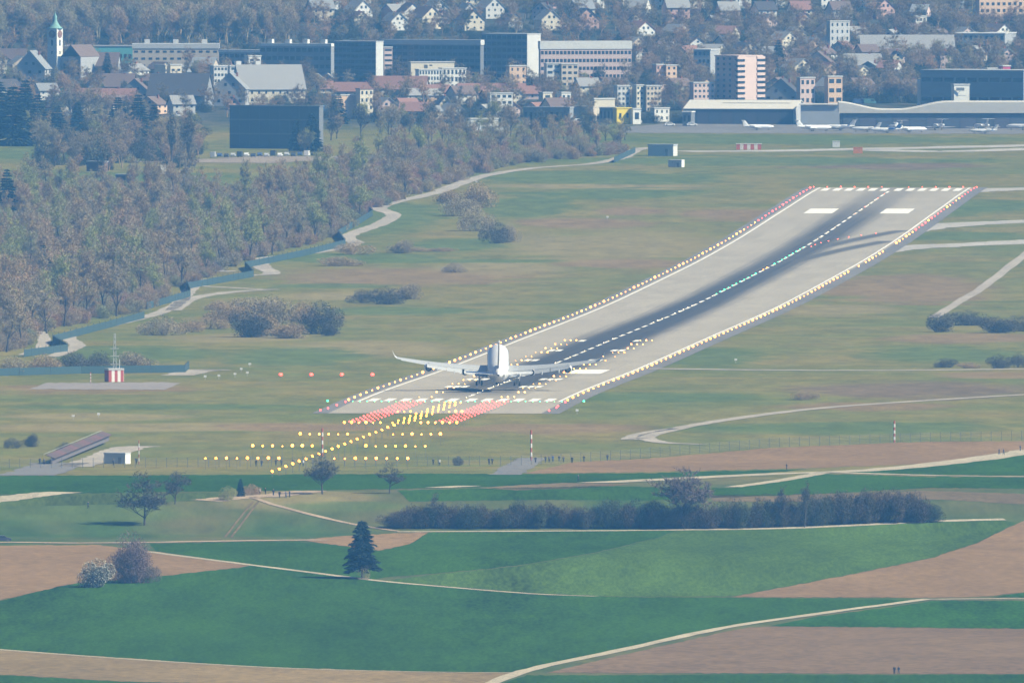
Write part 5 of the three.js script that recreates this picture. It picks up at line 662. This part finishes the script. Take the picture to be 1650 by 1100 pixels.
// small houses of the lower town, half hidden by trees
{
  const r = rng(91), ord = ['first', 'second', 'third', 'fourth', 'fifth', 'sixth', 'seventh', 'eighth', 'ninth', 'tenth', 'eleventh', 'twelfth', 'thirteenth', 'fourteenth', 'fifteenth', 'sixteenth', 'seventeenth', 'eighteenth', 'nineteenth', 'twentieth', 'twenty-first', 'twenty-second', 'twenty-third', 'twenty-fourth', 'twenty-fifth'];
  const walls = ['white', 'cream', 'white', 'pale', 'pink', 'cream', 'beige', 'peach'], roofs = ['brownTile', 'tile', 'greyTile', 'slate', 'brownTile', 'greyTile', 'darkTile'], word = { white: 'white', cream: 'cream', pale: 'pale grey', pink: 'pinkish', beige: 'beige', peach: 'peach' };
  for (const [y, x0, x1, step, row] of [[64, 1020, 1640, 46, 'just below the hillside villas'], [80, 1020, 1640, 44, 'above the industrial roofs'], [98, 930, 1640, 44, 'behind the tall tower block'], [118, 0, 60, 34, 'left of the church'], [122, 1080, 1480, 44, 'level with the passage block roof'], [140, 200, 540, 48, 'behind the grey roofed villa'], [124, 205, 535, 40, 'before the long beige flat building'], [150, 930, 1160, 46, 'behind the cream box hall'], [158, 0, 90, 36, 'below the church at the left edge'], [164, 600, 860, 40, 'under the red roofed rows'], [182, 90, 330, 46, 'behind the poplars'], [186, 620, 900, 44, 'just above the wood'], [152, 1240, 1480, 40, 'behind the hangar roofs']]) { let k = 0; for (let x = x0 + 16 * r(); x < x1; x += step * (0.7 + 0.6 * r())) { const w = walls[Math.floor(r() * 8)], big = 0.75 + 0.5 * r(); house('town_house', word[w] + ' house, ' + ord[k] + ' from left of the row ' + row, x, y + 5 * r(), 30 * big, 15 * big, 11 * big, r() < 0.75 ? -15 - 25 * r() : 14 + 10 * r(), r() < 0.55 ? 'front' : 'side', w, roofs[Math.floor(r() * 7)], { cols: 3, rows: 2, dep: 9 + 4 * r(), chimney: r() < 0.5, group: 'small houses of the lower town' }); k++; } }
}
for (const [x, y, w, h, wc, rc, l] of [[660, 42, 46, 18, 'white', 'brownTile', 'large bright white gabled villa on the left hillside'], [752, 34, 32, 14, 'pale', 'greyTile', 'pale gabled villa right of the large white one'], [708, 38, 22, 10, 'pink', 'tile', 'pink little villa between two pale gabled villas']]) house('hillside_villa', l, x, y, w, h, h * 1.1, -20, 'front', wc, rc, { cols: 4, rows: 2 });

// ---------- hangars and the apron ----------
const roofM = M([0.68, 0.64, 0.56], 0.85, { map: wallTex }), hangarM = M([0.085, 0.10, 0.125], 0.8, { map: wallTex });
{
  const t = thing('hangar', 'long airport hangar with a pale pitched roof and grey end wall', 'hangar'), g = G(1290, 200), s = PX(g.d), w = 178 / s, h = 24 / s, dep = 34, yaw = 10 * Math.PI / 180; t.rotation.y = -yaw; t.position.set(g.x - w / 2 * Math.cos(yaw) , g.y, g.z - dep / 2);
  part(t, 'wall', boxUV(w, h, dep), hangarM); for (let k = 0; k < 9; k++) part(t, 'hangar_door', boxG(w / 9 - 0.3, h * 0.8, 0.15, (k - 4) * w / 9, h * 0.4, dep / 2 + 0.06), M([0.09 + 0.012 * (k % 2), 0.105, 0.13], 0.8));
  const hr = 13 / s; for (const e of [-1, 1]) { const L = Math.hypot(dep / 2 + 0.6, hr), rg = boxG(w + 1.4, 0.3, L, 0, 0, 0); rg.rotateX(e * Math.atan2(hr, dep / 2)); rg.translate(0, h + hr / 2 + 0.15, e * dep / 4); const rr = part(t, 'roof_slope', rg, roofM); if (e > 0) part(rr, 'skylight', boxG(w * 0.62, 0.12, 1.1, w * 0.12, h + hr * 0.62 + 0.42, dep * 0.18).rotateX(0), M([0.30, 0.25, 0.20], 0.6)); }
  const sh = new THREE.Shape([[-dep / 2, 0], [dep / 2, 0], [dep / 2, h], [0, h + hr], [-dep / 2, h]].map(([a, b]) => new THREE.Vector2(a, b))), eg = new THREE.ExtrudeGeometry(sh, { depth: 0.2, bevelEnabled: false }).rotateY(Math.PI / 2).translate(w / 2 + 0.02, 0, 0); part(t, 'end_wall', eg, M([0.46, 0.46, 0.46], 0.8, { map: wallTex }));
  const u = thing('hangar_annex', 'pale grey annex with a sloping roof joining the two hangars', 'hangar'), q = G(1322, 201); u.position.set(q.x, q.y, q.z - 6); part(u, 'wall', boxUV(62 / s, 31 / s, 12), M([0.40, 0.42, 0.44], 0.8, { map: wallTex })); part(u, 'roof', boxG(66 / s, 0.4, 14, 0, 33 / s, 0), roofM);
}
{ // big hangar with a curved hanging roof
  const t = thing('hangar', 'big dark hangar with a sweeping hanging roof at the right', 'hangar'), g = G(1510, 207), s = PX(g.d), X = (p) => (p - 1510) / s, dep = 40; t.position.set(g.x, g.y, g.z - dep / 2);
  part(t, 'wall', boxUV(330 / s, 26 / s, dep).translate(X(1520), 0, 0), hangarM); for (let k = 0; k < 12; k++) part(t, 'hangar_door', boxG(26 / s, 22 / s, 0.15, X(1372 + k * 27), 11.1 / s, dep / 2 + 0.06), M([0.09 + 0.015 * (k % 2), 0.105, 0.135], 0.8));
  const top = (p) => p < 1450 ? lerp(42, 30, sstep(1350, 1425, p)) : lerp(30, 42.5, sstep(1450, 1530, p)), pts = []; for (let p = 1352; p <= 1690; p += 8) pts.push([X(p), top(p) / s]); const sh = new THREE.Shape([...pts, [X(1690), 25 / s], [X(1352), 25 / s]].map(([a, b]) => new THREE.Vector2(a, b))); part(t, 'roof', new THREE.ExtrudeGeometry(sh, { depth: dep + 1.2, bevelEnabled: false }).translate(0, 0, -dep / 2 - 0.3), roofM);
}
// parked business jets
function jetForm() {
  const F = loft([[-9, 0.04], [-8.4, 0.42], [-7, 0.9], [-5, 1.1], [2, 1.1], [5, 0.8], [8, 0.25], [8.6, 0.08]].map(([z, r]) => ringXY(0, (z > 2 ? (z - 2) * 0.08 : 0) + 1.9, z, r, r * 1.05, 16)));
  const wing = (e) => { const s = [[0.4, -1.8, 3.2], [8.2, 1.6, 1.1]].map(([x, z, c]) => foil(e * x, 1.25 + x * 0.05, z, c, 0.1)); return loft(e > 0 ? s : s.map((q) => q.slice().reverse())); }, tail = loft([[2.2, 4.6, 3.4], [5.4, 7.4, 1.9]].map(([y, z, c]) => foil(0, y, z, c, 0.1, true))), hs = loft([-3, 0, 3].map((x) => foil(x, 5.4, 7.3 + Math.abs(x) * 0.35, 1.6 - Math.abs(x) * 0.2, 0.1)));
  return { F, W: [wing(-1), wing(1)], tail, hs, E: loft([[-1.6, 0.5], [-1, 0.62], [0.8, 0.55], [1.5, 0.4]].map(([z, r]) => ringXY(0, 0, z, r, r, 14))) };
}
{
  const J = jetForm(), jw = M([0.82, 0.81, 0.79], 0.3), jb = M([0.05, 0.10, 0.28], 0.35), jr = M([0.5, 0.10, 0.06], 0.4);
  [[1222, 207, -1.45, 1.0, 'leftmost parked white jet before the long hangar', jw], [1312, 209, -1.3, 1.15, 'white jet before the grey annex', jw], [1352, 208, 1.35, 1.1, 'white jet right of the annex', jw], [1374, 204, 0.5, 1.05, 'white jet with a red tail seen from behind', jr], [1396, 210, 1.4, 0.95, 'small white jet before the big hangar', jw], [1428, 212, 1.4, 1.0, 'white jet with a dark blue nose half', jb], [1443, 209, 0.4, 1.15, 'tail-on white jet beside the blue one', jw], [1468, 211, -1.3, 1.05, 'white jet in the middle of the apron', jw], [1512, 207, 0.25, 1.15, 'lone tail-on white jet before the big hangar doors', jw], [1582, 208, 0.35, 1.25, 'tall-tailed white jet at the right of the apron', jw], [1586, 213, 1.45, 0.9, 'low white jet in front of the tall-tailed one', jw], [1648, 207, 1.2, 1.1, 'white jet at the right frame edge', jw]].forEach(([x, y, f, k, l, tm]) => {
    const t = thing('parked_jet', l, 'airplane', 'jets parked on the apron'); put(t, x, y + 2.5, 0.05); t.rotation.y = f; t.scale.setScalar(k * 0.75);
    part(t, 'fuselage', J.F, jw); J.W.forEach((g) => part(t, 'wing', g, jw)); part(t, 'tail_fin', J.tail, tm); part(t, 'tailplane', J.hs, jw); for (const e of [-1, 1]) { const q = part(t, 'engine', J.E, tm === jb ? jb : jw); q.position.set(e * 1.7, 2.5, 3.4); }
    for (const [gx, gz] of [[0, -6], [-1.6, 0.8], [1.6, 0.8]]) { const l2 = part(t, 'gear_leg', boxG(0.14, 1.2, 0.14, gx, 0.75, gz), DK); part(l2, 'wheel', new THREE.CylinderGeometry(0.3, 0.3, 0.24, 12).rotateZ(Math.PI / 2).translate(gx, 0.3, gz), DK); }
  });
}
// ---------- vehicles ----------
{
  const prof = (pts) => new THREE.Shape(pts.map(([a, b]) => new THREE.Vector2(a, b))), car = new THREE.ExtrudeGeometry(prof([[-2.1, 0.3], [2.1, 0.3], [2.15, 0.75], [1.2, 0.92], [0.6, 1.42], [-1.3, 1.45], [-1.95, 0.95], [-2.15, 0.8]]), { depth: 1.6, bevelEnabled: true, bevelSize: 0.08, bevelThickness: 0.08, bevelSegments: 1 }).translate(0, 0, -0.8), glassG = new THREE.ExtrudeGeometry(prof([[1.08, 0.95], [0.56, 1.36], [-1.22, 1.38], [-1.75, 0.98]]), { depth: 1.84, bevelEnabled: false }).translate(0, 0, -0.92), tyreG = new THREE.CylinderGeometry(0.33, 0.33, 0.22, 12).rotateX(Math.PI / 2), van = new THREE.ExtrudeGeometry(prof([[-2.6, 0.35], [2.6, 0.35], [2.65, 1.1], [2.0, 1.3], [1.55, 2.2], [-2.6, 2.25]]), { depth: 1.8, bevelEnabled: true, bevelSize: 0.08, bevelThickness: 0.08, bevelSegments: 1 }).translate(0, 0, -0.9), vanGlass = new THREE.ExtrudeGeometry(prof([[1.9, 1.35], [1.55, 2.05], [0.5, 2.05], [0.5, 1.35]]), { depth: 2.04, bevelEnabled: false }).translate(0, 0, -1.02);
  const paints = { white: [0.75, 0.75, 0.73], silver: [0.45, 0.46, 0.47], dark: [0.05, 0.055, 0.065], blue: [0.06, 0.10, 0.22], red: [0.35, 0.04, 0.03], teal: [0.10, 0.22, 0.22] }; const pm = {};
  const vehicle = (isVan, x, y, yaw, c, l, group) => { const t = thing(isVan ? 'parked_van' : 'parked_car', l, isVan ? 'van' : 'car', group); put(t, x, y, 0.1); t.rotation.y = yaw; part(t, 'body', isVan ? van : car, pm[c] ??= M(paints[c], 0.3)); part(t, 'windows', isVan ? vanGlass : glassG, GLASS); for (const a of [-1.35, 1.35]) for (const b of [-0.82, 0.82]) { const w = part(t, 'wheel', tyreG, DK); w.position.set(isVan ? a * 1.15 : a, 0.33, b); } };
  const cols = ['silver', 'blue', 'dark', 'silver', 'dark', 'white', 'dark', 'blue', 'silver', 'dark', 'white', 'silver', 'dark', 'blue', 'white', 'dark'], ord = ['first', 'second', 'third', 'fourth', 'fifth', 'sixth', 'seventh', 'eighth', 'ninth', 'tenth', 'eleventh', 'twelfth', 'thirteenth', 'fourteenth', 'fifteenth', 'sixteenth'];
  cols.forEach((c, k) => vehicle(k === 0 || k % 5 === 4, 343 + k * 10.8, 254 - (k % 2) - k * 0.15, 1.45, c, (c === 'dark' ? 'dark grey' : c) + ' vehicle, ' + ord[k] + ' from left in the car park', 'vehicles in the car park'));
  for (const [v, x, y, yaw, c, l] of [[1, 694, 193, 0.1, 'white', 'white van beside the hipped brick red roof house'], [1, 775, 212, 0.05, 'white', 'first white van on the road above the wood'], [1, 800, 211, 0.05, 'white', 'second white van on the road above the wood'], [0, 592, 184, 0.2, 'white', 'white car below the cream narrow house'], [1, 928, 200, 0.1, 'white', 'white van before the brownish low hall'], [0, 905, 207, 0.1, 'silver', 'silver car at the end of the wood'], [0, 945, 203, 0.1, 'silver', 'silver car right of the white van'], [1, 1024, 199, 0.3, 'silver', 'grey round-fronted van beside the yellow hall'], [0, 1079, 203, 0.2, 'white', 'white car left of the hangar gate'], [0, 1115, 203, 0.2, 'white', 'white car at the hangar corner'], [0, 289, 188, 0.2, 'white', 'white car behind the poplars'], [0, 818, 195, 0.2, 'white', 'white car below the white apartment block'], [1, 1275, 164, 0.2, 'white', 'left white van behind the hangar roof'], [1, 1285, 164, 0.2, 'white', 'right white van behind the hangar roof'], [1, 1385, 168, 0.1, 'blue', 'blue truck behind the hanging roof'], [1, 1402, 168, 0.1, 'teal', 'green truck behind the hanging roof'], [0, 2, 873, 0.1, 'dark', 'dark car cut by the left frame edge on the farm lane']]) vehicle(v, x, y, yaw, c, l);
}
shadow(scene);
renderer.render(scene, camera);
